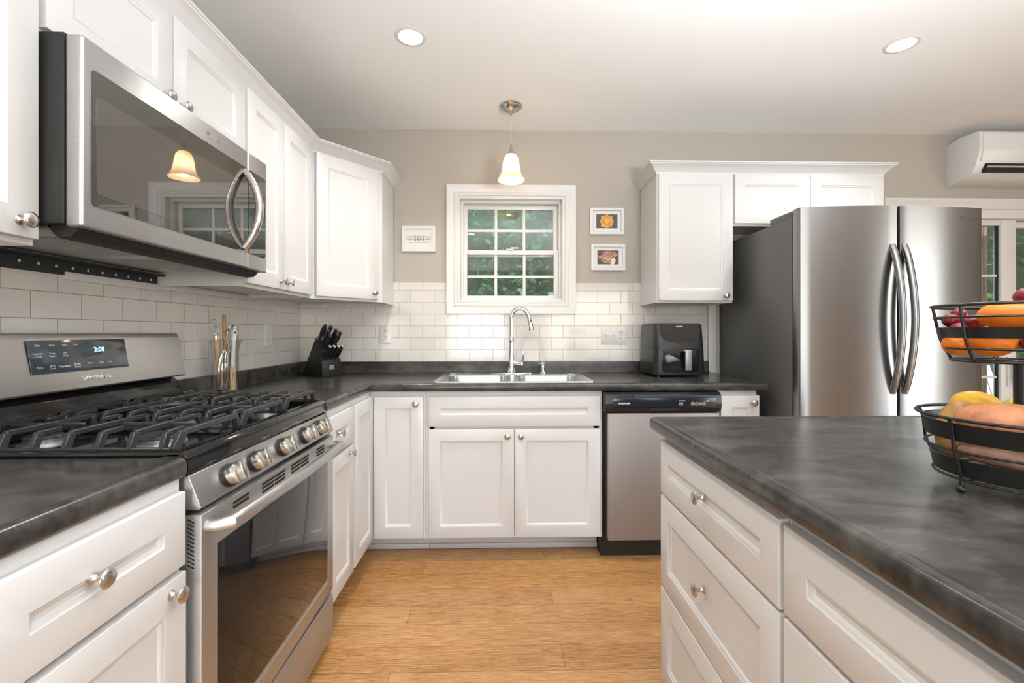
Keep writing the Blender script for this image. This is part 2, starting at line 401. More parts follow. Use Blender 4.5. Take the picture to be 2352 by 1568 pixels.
wf = B(); wallgrid(wf, WX - 5, RX + 5, FZ, CZ, [(-43, 3, 26, 78), (40, 110, FZ, 82)], lambda a, b, c, d: ((a, FY - 5, c), (b, FY, d)))
struct('wall_front', wf, M_wall)
wr = B(); wallgrid(wr, FY, WY, FZ, CZ, [(-78, -2, 11, 81)], lambda a, b, c, d: ((RX, a, c), (RX + 5, b, d)))
struct('wall_right', wr, M_wall)
# wall tile above the worktop
tb = B(); wallgrid(tb, -51.0, 53.4, 37.0, 56.8, [(-13.9, 18.8, 52.3, 60)], lambda a, b, c, d: ((a, 116.8, c), (b, WY - 0.01, d)))
struct('wall_back_tile', tb, M_tileb)
struct('wall_left_tile', B().box((WX + 0.01, -8, 36), (-51.0, 116.8, 56.8)), M_tilel)
struct('trim_1', B().box((53.45, 116.2, FZ), (55.3, WY, 72), 0.05), M_whitesat)

# kitchen window
CAS = [(0, 0), (0, 0.45), (0.25, 0.62), (0.7, 0.66), (0.95, 0.5), (1.3, 0.5), (1.6, 0.72), (2.0, 0.78), (2.35, 0.95), (2.7, 0.95), (2.75, 0.0)]
w1 = thing('window_1', 'white double-hung kitchen window with grid panes above the sink', 'window', (2.4, WY, 52), kind='structure')
def rect_frame(b, x0, x1, z0, z1, y0, y1, w, bev=0.08):
    b.box((x0, y0, z0), (x0 + w, y1, z1), bev); b.box((x1 - w, y0, z0), (x1, y1, z1), bev)
    b.box((x0 + w - 0.05, y0, z1 - w), (x1 - w + 0.05, y1, z1), bev); b.box((x0 + w - 0.05, y0, z0), (x1 - w + 0.05, y1, z0 + w), bev); return b
loop = [(-11.35, WY, 54.75), (16.35, WY, 54.75), (16.35, WY, 82.3), (-11.35, WY, 82.3)]
obj('window_casing', B().sweep(CAS, loop, up=(0, -1, 0), closed=True), M_whitesat, w1)
jb = rect_frame(B(), -11.4, 16.4, 54.8, 82.3, WY - 0.3, WY + 5, 0.75, 0.03); rect_frame(jb, -10.7, 15.7, 55.4, 81.7, WY + 1.6, WY + 4.8, 0.75, 0.08)
jb.box((-10.7, WY + 1.2, 55.3), (15.7, WY + 2.0, 56.0), 0.1)
obj('window_frame', jb, M_plastic, w1)
def sash(z0, z1, y, gx, gz):
    sb = rect_frame(B(), -10.2, 14.9, z0, z1, y, y + 1.1, 1.2, 0.1)
    s = obj('window_sash', sb, M_plastic, w1)
    m = B()
    for x in (-1.5, 5.95): m.box((x - 0.36, y + 0.35, z0 + 1.1), (x + 0.36, y + 0.75, z1 - 1.1), 0.08)
    m.box((-9.1, y + 0.34, gz - 0.36), (13.8, y + 0.76, gz + 0.36), 0.08)
    obj('muntin_grid', m, M_plastic, s)
    obj('pane', B().box((-9.1, y + 0.5, z0 + 1.1), (13.8, y + 0.58, z1 - 1.1)), M_pane, s, smooth=0)
sash(67.2, 80.9, WY + 3.3, 0, 74.2); sash(55.7, 68.8, WY + 2.1, 0, 61.85)
obj('sash_lock', B().box((1.2, WY + 1.75, 68.8), (3.2, WY + 2.5, 69.15), 0.12).box((2.4, WY + 1.6, 69.1), (4.4, WY + 2.1, 69.5), 0.15), M_plastic, w1)
obj('insect_screen', B().box((-10.2, WY + 4.7, 55.5), (14.9, WY + 4.73, 81)), M_screen, w1, smooth=0)

# sliding patio door beyond the fridge
d1 = thing('door_1', 'white sliding patio door beside the fridge looking onto the garden', 'door', (137, WY, FZ), kind='structure')
obj('door_casing', B().sweep(CAS, [(172, WY, FZ), (172, WY, 79.6), (102.5, WY, 79.6), (102.5, WY, FZ)], up=(0, -1, 0)), M_whitesat, d1)
fb = B().box((102.5, WY - 0.2, 77.3), (172, WY + 5, 79.6), 0.05).box((102.5, WY - 0.2, FZ), (104, WY + 5, 77.3), 0.05).box((170.5, WY - 0.2, FZ), (172, WY + 5, 77.3), 0.05).box((102.5, WY, FZ), (172, WY + 5, FZ + 1.2), 0.05)
obj('door_frame', fb, M_plastic, d1)
lf = obj('door_leaf', rect_frame(B(), 104, 136.9, FZ + 1, 77.2, WY + 1, WY + 2.6, 1.5).box((132.8, WY + 0.8, FZ + 1), (136.9, WY + 2.8, 77.2), 0.1), M_plastic, d1)
mb = B()
for z in (62.4, 48.9, 35.3, 21.5): mb.box((105, WY + 1.5, z - 0.35), (132.9, WY + 2.1, z + 0.35), 0.08)
for x in (113.5, 122.5): mb.box((x - 0.35, WY + 1.52, FZ + 2), (x + 0.35, WY + 2.08, 76), 0.08)
obj('muntin_grid', mb, M_plastic, lf)
obj('glazing_gasket', B().box((132.3, WY + 1.5, FZ + 2), (132.82, WY + 2.0, 76), 0.05), M_black, lf)
obj('pane', B().box((105, WY + 1.75, FZ + 2), (132.8, WY + 1.83, 76)), M_pane, lf, smooth=0)
obj('door_handle', B().box((134.2, WY + 0.3, 33), (135.8, WY + 0.9, 41), 0.2).box((134.5, WY - 1.0, 34), (135.5, WY - 0.4, 40), 0.2).box((134.5, WY - 0.8, 34), (135.5, WY + 0.6, 34.8), 0.1).box((134.5, WY - 0.8, 39.2), (135.5, WY + 0.6, 40), 0.1), M_plastic, lf)
l2 = obj('door_leaf', rect_frame(B(), 137.2, 170.5, FZ + 1, 77.2, WY + 2.9, WY + 4.4, 1.6), M_plastic, d1)
obj('pane', B().box((138.6, WY + 3.6, FZ + 2), (169.2, WY + 3.68, 76)), M_pane, l2, smooth=0)

# ------------------------------------------------------------------ cabinets
KN = [(0, 0), (.37, 0), (.38, .07), (.27, .15), (.17, .32), (.15, .52), (.2, .7), (.42, .84), (.6, .9), (.63, .97), (.56, 1.07), (.32, 1.15), (0, 1.18)]
ME_KNOB = mesh_of('knob', B().lathe(KN, 28), M_nickel)
def knob(parent, F, u, w, v=0.79):
    # knob axis = local z -> outward v of the cabinet frame
    R = F @ Matrix.Translation((u, v, w)); M = Matrix.Identity(4)
    uu, vv, ww = (F.to_3x3().col[i] for i in range(3))
    for i in range(3): M[i][0], M[i][1], M[i][2] = uu[i], ww[i], vv[i]
    M.translation = R.translation
    place('knob', ME_KNOB, parent, M)
def front(parent, F, kind, u0, u1, w0, w1, knobs=(), rail=2.35):
    p = obj(kind, B().panel(u0, u1, w0, w1, 0.04, 0.79, rail, F), M_white, parent)
    for ku, kw in knobs: knob(p, F, ku, kw)
    return p
def carcass(parent, F, u0, u1, d, w0, w1, recess=False):
    t = bmesh.new(); bmesh.ops.create_cube(t, size=1)
    for v in t.verts: v.co = Vector((u0 + (v.co.x + .5) * (u1 - u0), -d + (v.co.y + .5) * d, w0 + (v.co.z + .5) * (w1 - w0)))
    if recess:
        f = min(t.faces, key=lambda f: f.calc_center_median().z)
        bmesh.ops.inset_region(t, faces=[f], thickness=0.75)
        f = min(t.faces, key=lambda f: (f.calc_center_median() - Vector(((u0 + u1) / 2, -d / 2, w0))).length)
        for v in f.verts: v.co.z += 0.6
    bmesh.ops.transform(t, matrix=F, verts=t.verts); bmesh.ops.recalc_face_normals(t, faces=t.faces[:])
    return obj('carcass', B().add(t), M_white, parent)
def kick(parent, F, u0, u1, rec=5.4):
    b = B().box((u0, -rec - 0.7, FZ), (u1, -rec, 5.6), M=F)
    b.box((u0, -rec, FZ), (u1, -rec + 0.5, FZ + 1.1), 0.18, M=F)
    return obj('toe_kick', b, M_white, parent)

FL = fr((-38.65, 0, 0), (0, 1, 0), (1, 0, 0)); FB = fr((0, 104.65, 0), (1, 0, 0), (0, -1, 0))
LBL = 'cabinet'
def upper(label, F, u0, u1, d, z0, z1, doors):
    c = F @ Vector(((u0 + u1) / 2, -d / 2, z0))
    t = thing('wall_cabinet', label, 'cabinet', c)
    carcass(t, F, u0, u1, d, z0, z1, True)
    for (a, b, k0, k1, kn) in doors: front(t, F, 'door', a, b, k0, k1, kn)
    return t
upper('white wall cabinet over the near worktop, before the microwave', FL, 14.2, 38.4, 12.6, 54.5, 84.4, [(14.6, 38.15, 54.95, 84.0, [(36.6, 56.2)])])
upper('short white two-door wall cabinet directly over the microwave', FL, 38.5, 68.45, 12.6, 72.4, 84.4, [(38.75, 53.35, 72.75, 84.0, [(52.0, 74.0)]), (53.55, 68.2, 72.75, 84.0, [(54.7, 74.0)])])
tw = upper('tall narrow white two-door wall cabinet between microwave and corner cabinet', FL, 68.55, 92.6, 12.6, 54.2, 84.4, [(68.85, 80.15, 54.75, 84.0, [(78.95, 56.1)]), (80.3, 92.2, 54.75, 84.0, [(81.5, 56.1)])])
obj('mounting_rail', B().box((-51.0, 54, 53.5), (-50.5, 69.5, 54.4), 0.03).box((-51.0, 69.5, 53.75), (-50.45, 92.6, 54.7), 0.03), M_white, tw)
dl = Vector((11.05, 12.6, 0)); dn = dl.normalized(); FD = fr((-38.65, 93.3, 0), dn, (dn.y, -dn.x, 0))
cc = thing('corner_wall_cabinet', 'diagonal white wall cabinet in the corner above the knife block', 'cabinet', (-40, 106, 54.2))
cb = B().prism([(-51, 92.65), (-38.65, 92.65), (-38.65, 93.3), (-27.6, 105.9), (-27.6, 116.75), (-51, 116.75)], 54.75, 84.4)
cb.prism([(-51, 92.65), (-38.65, 92.65), (-38.65, 93.3), (-27.6, 105.9), (-27.6, 116.75), (-28.3, 116.75), (-28.3, 106.2), (-39.1, 93.9), (-39.1, 93.2), (-51, 93.2)], 54.2, 54.76)
obj('carcass', cb, M_white, cc)
front(cc, FD, 'door', 0.75, 15.25, 54.75, 84.0, [(14.0, 56.2)], rail=2.5)
obj('mounting_rail', B().box((-51, 116.2, 53.85), (-28.3, 116.8, 54.75), 0.03).box((-50.9, 115.6, 53.7), (-43.5, 116.2, 54.5), 0.03), M_white, cc)
upper('white single-door wall cabinet over the air fryer', FB, 35.9, 53.65, 12.1, 54.2, 84.4, [(36.2, 53.4, 54.65, 83.8, [(51.7, 55.75)])])
upper('short wide white two-door wall cabinet over the fridge', FB, 53.7, 89.2, 12.1, 72.0, 84.4, [(53.95, 71.5, 72.5, 83.8, []), (71.7, 88.95, 72.5, 83.8, [])])
CR = [(0, 0), (.28, 0), (.3, .4), (.42, .48), (.48, .62), (.72, .82), (1.0, 1.2), (1.42, 1.6), (1.9, 1.86), (1.98, 2.05), (2.15, 2.1), (2.15, 2.42), (0, 2.42)]
def crown(label, path):
    return obj('crown_molding', B().sweep(CR, [(x, y, 83.95) for x, y in path]), M_white, base=(path[1][0], path[1][1], 83.95), label=label, cat='crown molding')
crown('white crown molding along the cabinets above the microwave and corner', [(-38.65, 10), (-38.65, 93.3), (-27.6, 105.9), (-27.6, WY)])
crown('white crown molding along the cabinets above the fridge', [(35.9, WY), (35.9, 104.65), (89.2, 104.65), (89.2, WY)])

# base cabinets
FLb = fr((-26.5, 0, 0), (0, 1, 0), (1, 0, 0)); FBb = fr((0, 92.75, 0), (1, 0, 0), (0, -1, 0)); FI = fr((19.95, 0, 0), (0, -1, 0), (-1, 0, 0))
CTOP = 35.4
def base_cab(label, F, u0, u1, d, fronts, kk=True, rec=5.4):
    t = thing('base_cabinet', label, 'cabinet', F @ Vector(((u0 + u1) / 2, -d / 2, FZ)))
    carcass(t, F, u0, u1, d, 5.5, CTOP)
    if kk: kick(t, F, u0, u1, rec)
    for (kd, a, b, z0, z1, kn) in fronts: front(t, F, kd, a, b, z0, z1, kn)
    return t
base_cab('white base cabinet with one drawer and door, on the near side of the range', FLb, 22.6, 38.0, 24.4, [('drawer', 23.0, 37.7, 28.5, 34.42, [(29.2, 31.9)]), ('door', 23.0, 37.75, 5.9, 27.95, [(36.0, 26.95)])])
base_cab('plain white base cabinet nearest the camera under the near worktop', FLb, 4.0, 22.5, 24.4, [('drawer', 4.3, 22.3, 28.5, 34.42, [(13, 31.5)]), ('door', 4.3, 22.3, 5.9, 27.95, [(6, 26.9)])])
base_cab('slim white base cabinet with drawer squeezed between range and corner', FLb, 68.75, 80.2, 24.4, [('drawer', 69.05, 79.8, 28.4, 34.37, [(72.3, 31.5)]), ('door', 69.05, 79.8, 5.9, 27.85, [(77.6, 26.9)])])
lz = thing('corner_base_cabinet', 'white corner base cabinet with folding L-shaped door under the knife block', 'cabinet', (-40, 105, FZ))
obj('carcass', B().prism([(-51, 80.3), (-26.5, 80.3), (-26.5, 92.75), (-15.4, 92.75), (-15.4, 116.8), (-51, 116.8)], 5.5, CTOP), M_white, lz)
obj('toe_kick', B().box((-33, 80.3, FZ), (-32.1, 98.6, 5.6)).box((-32.5, 98.1, FZ), (-15.4, 98.8, 5.6)).box((-32.4, 97.7, FZ), (-15.4, 98.1, FZ + 1.1), 0.15), M_white, lz)
front(lz, FLb, 'door', 80.65, 91.9, 5.9, 34.4, [])
front(lz, FBb, 'door', -25.65, -15.75, 5.9, 34.4, [(-17.2, 32.95)])
sb = thing('base_cabinet', 'wide white sink base cabinet with false drawer and two doors', 'cabinet', (2.6, 104, FZ))
cx = B().box((-15.3, 92.75, 5.5), (-14.6, 116.7, CTOP)).box((19.9, 92.75, 5.5), (20.6, 116.7, CTOP)).box((-14.6, 92.8, 5.5), (19.9, 116.7, 6.2)).box((-14.6, 116.2, 6.2), (19.9, 116.7, CTOP))
cx.box((-14.6, 92.75, 34.0), (19.9, 93.5, CTOP)).box((-14.6, 92.75, 26.9), (19.9, 93.5, 28.7)).box((1.9, 92.75, 6.2), (3.4, 93.5, 26.9)).box((-14.6, 92.75, 6.2), (-13.6, 93.5, 34)).box((18.9, 92.75, 6.2), (19.9, 93.5, 34))
obj('carcass', cx, M_white, sb); kick(sb, FBb, -15.3, 20.6)
front(sb, FBb, 'drawer_front', -14.7, 20.0, 28.3, 34.4); front(sb, FBb, 'door', -14.7, 2.55, 5.85, 27.75, [(1.2, 26.4)]); front(sb, FBb, 'door', 2.72, 20.0, 5.85, 27.75, [(3.9, 26.4)])
base_cab('narrow white base cabinet between the dishwasher and the fridge', FBb, 44.5, 52.6, 24, [('door', 44.85, 52.8, 5.9, 34.35, [(51.4, 33.0)])])
base_cab('white island cabinet with three stacked drawers', FI, -54.5, -30.75, 24, [('drawer', -54.4, -31.05, 28.2, 34.45, [(-42.6, 31.7)]), ('drawer', -54.4, -31.05, 17.15, 27.85, [(-42.6, 23.0)]), ('drawer', -54.4, -31.05, 5.8, 16.85, [(-42.6, 11.5)])], rec=3)
base_cab('white island cabinet with wide drawer over doors, nearest the camera', FI, -30.65, 4, 24, [('drawer', -30.55, 3.6, 28.3, 34.3, []), ('door', -30.55, -13.6, 5.8, 27.9, [(-14.8, 26.5)]), ('door', -13.4, 3.6, 5.8, 27.9, [(-12.2, 26.5)])], rec=3)
bp = base_cab('white island cabinets on the far side under the fruit basket', fr((60, 0, 0), (0, 1, 0), (1, 0, 0)), -4, 54.5, 15.9, [('door', -3.7, 16, 5.8, 34.3, []), ('door', 16.2, 35, 5.8, 34.3, []), ('door', 35.2, 54.2, 5.8, 34.3, [])], rec=3)

# ------------------------------------------------------------------ worktops
EDGE = [(0, 35.45), (.85, 35.45), (1.05, 35.6), (1.15, 35.95), (1.16, 36.4), (1.08, 36.8), (.9, 37.0), (.66, 37.09), (.42, 37.06), (.25, 37.0), (0, 37.0)]
wt = thing('worktop', 'long dark charcoal L-shaped worktop with low backsplash round the sink', 'worktop', (0, 105, 35.45))
SX0, SX1, SY0, SY1 = -13.6, 18.9, 93.6, 113.6
sl = B().box((-51, 68.45, 35.45), (-27.1, 116.8, 37)).box((-27.1, 92.4, 35.45), (SX0, 116.8, 37)).box((SX0, 92.4, 35.45), (SX1, SY0, 37)).box((SX0, SY1, 35.45), (SX1, 116.8, 37)).box((SX1, 92.4, 35.45), (53.1, 116.8, 37))
sl.sweep(EDGE, [(-27.1, 68.45, 0), (-27.1, 92.4, 0), (53.1, 92.4, 0), (53.1, 116.8, 0)])
obj('slab', sl, M_counter, wt)
bs = B()
SPL = [(0, 37), (.9, 37), (.68, 37.12), (.6, 37.4), (.6, 39.6), (.5, 39.8), (.3, 39.86), (0, 39.86)]
bs.sweep(SPL, [(-51.0, 68.9, 0), (-51.0, 116.8, 0), (53.6, 116.8, 0)])
obj('backsplash', bs, M_counter, wt)
w2 = thing('worktop', 'short dark charcoal worktop on the near side of the range', 'worktop', (-38, 20, 35.45))
obj('slab', B().box((-51, -6, 35.45), (-27.1, 38.15, 37)).sweep(EDGE, [(-27.1, -6, 0), (-27.1, 38.15, 0)]), M_counter, w2)
w3 = thing('worktop', 'broad dark charcoal island worktop under the fruit basket', 'worktop', (42, 25, 35.45))
il = B().box((19.3, -6, 35.45), (64.8, 54.2, 37)).sweep(EDGE, [(64.8, 54.2, 0), (19.3, 54.2, 0), (19.3, -6, 0)])
obj('slab', il, M_counter, w3)

# ------------------------------------------------------------------ gas range (front faces +x, from y 38.45 to 68.35)
RY0, RY1 = 38.45, 68.35; RM = (RY0 + RY1) / 2
FX = fr((0, 0, 0), (0, 1, 0), (0, 0, 1), (1, 0, 0))      # profile (y, z) pushed along x
FY_ = fr((0, 0, 0), (1, 0, 0), (0, 0, 1), (0, 1, 0))     # profile (x, z) pushed along y
rg = thing('gas_range', 'stainless steel gas range with black cast iron grates between the white cabinets', 'range', (-38, RM, FZ))
obj('body', B().box((-50.6, RY0 + 0.1, 3), (-27.5, RY1 - 0.1, 35.4)), M_steelv, rg)
ct = B().prism([(-50.3, 35.4), (-26.2, 35.4), (-26.0, 35.7), (-26.1, 36.9), (-26.5, 37.35), (-27.3, 37.45), (-28.0, 37.2), (-28.6, 36.9), (-46.5, 36.9), (-47.2, 37.3), (-50.3, 37.4)], RY0, RY1, FY_, bev=0.12)
ct.box((-49, RY0, 36.8), (-26.6, RY0 + 0.9, 37.45), 0.25).box((-49, RY1 - 0.9, 36.8), (-26.6, RY1, 37.45), 0.25)
obj('cooktop', ct, M_blackgloss, rg)
# slanted control panel and its knobs
pn = B().prism([(-30, 35.4), (-26.05, 35.4), (-25.0, 32.75), (-25.3, 32.5), (-30, 32.5)], RY0 + 0.05, RY1 - 0.05, FY_, bev=0.1)
obj('control_panel', pn, M_steelv, rg)
pd = Vector((1.05, 0, -2.65)).normalized(); pnrm = Vector((2.65, 0, 1.05)).normalized()
kb = [(0, 0), (.98, 0), (1.0, .18), (.95, .28)]
for ky in (43.0, 47.5, 53.4, 59.4, 63.8):
    o = Vector((-25.5, ky, 34.0)); M = fr(o, (0, 1, 0), -pd, pnrm)
    r = obj('control_knob', B().lathe([(0, 0), (1.08, 0), (1.08, .3), (.95, .34), (.95, .34), (0, .34)], 30, M), M_black, rg)
    kk = B().lathe([(.94, .3), (.96, .9), (.9, 1.0), (0, 1.0)], 32, M)
    kk.prism([(-.34, -.9), (.34, -.9), (.42, 0), (.34, .92), (-.34, .92), (-.42, 0)], .9, 1.75, M, bev=0.1)
    obj('knob_grip', kk, M_nickel, r)
    obj('dial_mark', B().box((-.05, .62, 1.74), (.05, .86, 1.78), M=M), M_greyprint, r)
# oven door: frame round a dark window
dr = B().panel(RY0 + 0.1, RY1 - 0.1, 9.2, 32.1, 0, 2.3, 2.15, fr((-27.3, 0, 0), (0, 1, 0), (1, 0, 0)), depth=0.12, inner=0.08, e=0.22)
od = obj('oven_door', dr, M_steelx, rg)
obj('oven_window', B().box((-25.4, RY0 + 2.3, 11.9), (-24.98, RY1 - 2.3, 28.7), 0.1), M_ovenglass, od)
for y0, y1, n in ((43.0, 45.6, 2), (48.2, 50.5, 3), (50.8, 53.1, 3), (54.8, 57.0, 3), (57.3, 59.5, 3), (62.2, 64.6, 3)):
    for i in range(n): obj('vent_slot', B().box((-25.1, y0, 31.35 - i * .42), (-24.94, y1, 31.57 - i * .42)), M_dark, od)
for i in range(12): obj('vent_slot', B().box((-.32, -.02, -.05), (.32, .1, .05), M=Matrix.Translation((-25.9, RY0 + 0.1, 31.6 - i * 0.345)) @ Matrix.Rotation(math.radians(28), 4, 'Y')), M_dark, od)
hp = [(-25.2, RY0 + 0.9, 30.9), (-24.2, RY0 + 1.0, 30.9)] + [(-23.35 + 0.45 * math.sin(PI * i / 14), RY0 + 1.5 + i * (RY1 - RY0 - 3.0) / 14, 30.95) for i in range(15)] + [(-24.2, RY1 - 1.0, 30.9), (-25.2, RY1 - 0.9, 30.9)]
obj('door_handle', B().tube(hp, 0.58, 14), M_steelx, od)
obj('storage_drawer', B().box((-27.4, RY0 + 0.1, 2.5), (-25.0, RY1 - 0.1, 8.5), 0.15).box((-26.2, RY0 + 0.15, 8.3), (-25.1, RY1 - 0.15, 8.8), 0.2), M_steelx, rg)
obj('base_plinth', B().box((-49, RY0 + 0.8, FZ), (-29, RY1 - 0.8, 3.2)), M_black, rg)
# back guard with touch display
bx0, bx1, bz0, bz1 = -46.5, -47.5, 41.0, 46.9
gd = B().prism([(bx0 - 0.25, bz0), (bx0, bz0 + 0.15), (bx1 - 0.05, bz1 - 0.25), (bx1 - 0.3, bz1 + 0.25), (-48.1, bz1 + 0.4), (-50.2, bz1 + 0.4), (-50.2, bz0)], RY0 + 0.1, RY1 - 0.1, FY_, bev=0.12)
bg = obj('back_guard', gd, M_guard, rg)
obj('guard_riser', B().prism([(-46.2, 37.0), (-47.3, 40.2), (-48.5, 41.1), (-50.2, 41.1), (-50.2, 37.0)], RY0 + 0.4, RY1 - 0.4, FY_, bev=0.1), M_blackgloss, rg)
gu = Vector((bx1 - bx0, 0, bz1 - bz0)).normalized(); gn = Vector((gu.z, 0, -gu.x))
def GM(y, s, off=0.02): return fr(Vector((bx0, y, bz0 + 0.15)) + gu * s + gn * off, (0, 1, 0), gu, gn)
dp = obj('display', B().box((-5.9, -1.75, 0), (5.9, 1.75, 0.06), 0.05, M=GM(52.3, 3.7)), M_display, bg)
text('clock_digits', '2:08', 0.75, GM(54.4, 4.25, 0.1), M_clock, dp, sx=1.1)
for yy, ss, wds in ((47.4, 4.9, 'Bake'), (48.9, 4.9, 'Broil'), (50.3, 4.9, 'Bake'), (51.6, 4.9, 'Broil'), (47.3, 3.9, 'Favorite\nCook'), (48.8, 3.9, 'Keep\nWarm'), (50.2, 3.9, 'Self\nClean'), (47.3, 2.6, 'Pizza'), (48.6, 2.6, 'Slow\nCook'), (49.9, 2.6, 'Vegetables'), (51.4, 2.6, 'Bread\nProof'), (53.0, 2.75, 'Timer'), (54.4, 2.75, 'Oven'), (55.6, 2.75, 'Light')):
    text('key_print', wds, 0.3, GM(yy, ss, 0.09), M_print, dp, ext=0.004)
text('raised_lettering', 'SAMSUNG', 0.62, GM(53.6, 1.05, 0.01), M_chrome, bg, ext=0.05, sx=1.35)
# burners
def burner(x, y, r):
    o = obj('burner', B().lathe([(0, 36.85), (r + .5, 36.85), (r + .45, 37.05), (r, 37.1), (r, 37.55), (0, 37.55)], 36, Matrix.Translation((x, y, 0))), M_alu, rg)
    tb_ = B().lathe([(0, 37.5), (r + .05, 37.5), (r + .1, 37.62), (r - .1, 37.8), (0, 37.85)], 36, Matrix.Translation((x, y, 0)))
    obj('burner_cap', tb_, M_iron, o)
for bx, by, br_ in ((-32.2, 43.6, 1.75), (-42.8, 43.6, 1.4), (-37.5, RM, 1.5), (-32.2, 63.2, 1.9), (-42.8, 63.2, 1.2)): burner(bx, by, br_)
# three cast iron grates
def bar(b, p, q, w=0.22, h=0.3):
    p, q = Vector(p), Vector(q); d = (q - p); L = d.length; d.normalize(); s = d.cross(Vector((0, 0, 1)))
    s = s.normalized() if s.length > 1e-4 else Vector((0, 1, 0)); u = s.cross(d)
    b.box((0, -w, -h), (L, w, h), 0.07, 1, M=fr(p, d, s, u))
def grate(y0, y1):
    b = B(); zt, zb = 38.75, 37.45; xa, xb = -27.5, -46.6; ym = (y0 + y1) / 2
    for x, tri in ((xa, 1), (xb, 0)):                       # front and back rails with splayed feet
        bar(b, (x, y0 + 0.9, zt), (x, y1 - 0.9, zt), 0.24, 0.26)
        for yy, sg in ((y0, 1), (y1, -1)):
            bar(b, (x, yy + sg * 0.95, zt + 0.1), (x - (0.25 if tri else -0.25), yy + sg * 0.25, zb - 0.1), 0.26, 0.36)
    n = 7
    for i in range(n):
        x = xb + (xa - xb) * (i + 0.55) / (n + 0.1) + 0.3; long = i % 2 == 1
        for yy, sg in ((y0, 1), (y1, -1)):
            bar(b, (x, yy + sg * 0.75, zt + 0.05), (x - 0.1, yy + sg * 0.3, zb - 0.1), 0.24, 0.3)
            if not long: bar(b, (x, yy + sg * 0.6, zt), (x, yy + sg * 2.7, zt), 0.2, 0.22)
        if long: bar(b, (x, y0 + 0.6, zt), (x, y1 - 0.6, zt), 0.2, 0.25)
    for yy in (y0 + 0.25, y1 - 0.25): bar(b, (xb, yy, zb - 0.05), (xa - 0.2, yy, zb - 0.05), 0.2, 0.2)
    for xc in (-32.3, -42.6): bar(b, (xc - 3.4, ym, zt - 0.05), (xc + 3.4, ym, zt - 0.05), 0.16, 0.18)
    pts = [(-37.4 + 2.6 * math.cos(a * 0.25 + 0.4), ym + 2.6 * math.sin(a * 0.25 + 0.4), zt - 0.02) for a in range(18)]
    if abs(ym - RM) < 1: b.tube(pts, 0.24, 8)
    obj('burner_grate', b, M_iron, rg)
for a, c in ((RY0 + 0.55, RY0 + 10.1), (RY0 + 10.25, RY1 - 10.25), (RY1 - 10.1, RY1 - 0.55)): grate(a, c)

# ------------------------------------------------------------------ microwave
mw = thing('microwave_oven', 'stainless steel over-range microwave with dark glass door and curved handle', 'microwave', (-43, RM, 56))
MY0, MY1, MZ0, MZ1 = 38.55, 68.35, 56.15, 72.2
obj('body', B().box((-51, MY0 + 0.05, 56.4), (-36.3, MY1 - 0.05, 72.35), 0.12), M_blackmat, mw)
CUR = [(-36.2, 0), (-35.5, 0), (-35.0, 0.35), (-34.8, 1.0)]
obj('door', B().box((-36.25, MY0, MZ0), (-34.8, 63.25, MZ1), 0.28, 3), M_steelx, mw)
door_m = [o for o in mw.children if o.name.startswith('door')][0]
pan = obj('control_panel', B().box((-36.25, 63.35, MZ0), (-34.8, MY1, MZ1), 0.2, 3), M_steelx, mw)
def rrect(u0, u1, w0, w1, r, n=5):
    P = []
    for cx, cy, a0 in ((u1 - r, w1 - r, 0), (u0 + r, w1 - r, 90), (u0 + r, w0 + r, 180), (u1 - r, w0 + r, 270)):
        for i in range(n + 1):
            a = math.radians(a0 + 90 * i / n); P.append((cx + r * math.cos(a), cy + r * math.sin(a)))
    return P
obj('door_glass', B().prism(rrect(39.35, 63.24, 58.15, 69.75, 0.45), -34.83, -34.74, FX), M_mwglass, door_m)
obj('panel_glass', B().prism(rrect(63.36, 67.75, 58.15, 69.75, 0.35), -34.83, -34.74, FX), M_mwglass, pan)
def mesh_mat():
    m = mat('perforated_door_mesh', (0.035, 0.032, 0.029), 0.02, 0.0, 0.9, IOR=2.0); k = N(m)
    v = k.n('TexVoronoi'); k.l(k.coord((380, 380, 380)), v.inputs['Vector']); v.inputs['Scale'].default_value = 1; v.inputs['Randomness'].default_value = 0
    k.l(k.ramp(v.outputs['Distance'], [(0.25, (0.022, 0.02, 0.018)), (0.4, (0.06, 0.055, 0.05))]), k.p.inputs['Base Color']); return m
obj('perforated_screen', B().prism(rrect(39.8, 63.2, 59.2, 67.6, 0.25), -34.75, -34.72, FX), mesh_mat(), door_m)
hb = B(); hz0, hz1 = 58.7, 69.2
hb.tube([(-34.75 + 2.05 * math.sin(PI * i / 16) ** 0.8, 62.3, hz0 + (hz1 - hz0) * i / 16) for i in range(17)], [0.42 + 0.1 * math.sin(PI * i / 16) for i in range(17)], 12, flat=1.0)
obj('door_handle', hb, M_nickel, door_m)
text('raised_lettering', 'Whirlpool', 0.75, fr((-34.79, 55.9, 70.95), (0, 1, 0), (0, 0, 1), (1, 0, 0)), M_chrome, door_m, ext=0.03)
ub = B().prism([(-36.3, 56.5), (-35.6, 56.1), (-36.2, 55.45), (-37.2, 55.3), (-37.6, 55.6), (-38.2, 56.4)], MY0 + 0.6, MY1 - 0.9, FY_)
obj('vent_rail', ub, M_blackmat, mw)
obj('underside_plate', B().box((-50.3, MY0 + 0.6, 56.0), (-37.8, MY1 - 0.6, 56.45), 0.1), M_alu, mw)
def filt():
    m = mat('grease_filter_mesh', (0.45, 0.44, 0.42), 0.4, 0.9); k = N(m); v = k.n('TexVoronoi'); k.l(k.coord((260, 260, 260)), v.inputs['Vector']); v.inputs['Scale'].default_value = 1
    k.l(k.ramp(v.outputs['Distance'], [(0.2, (0.08, 0.08, 0.08)), (0.5, (0.5, 0.48, 0.46))]), k.p.inputs['Base Color']); k.bump(v.outputs['Distance'], 0.5, 0.001); return m
M_filter = filt()
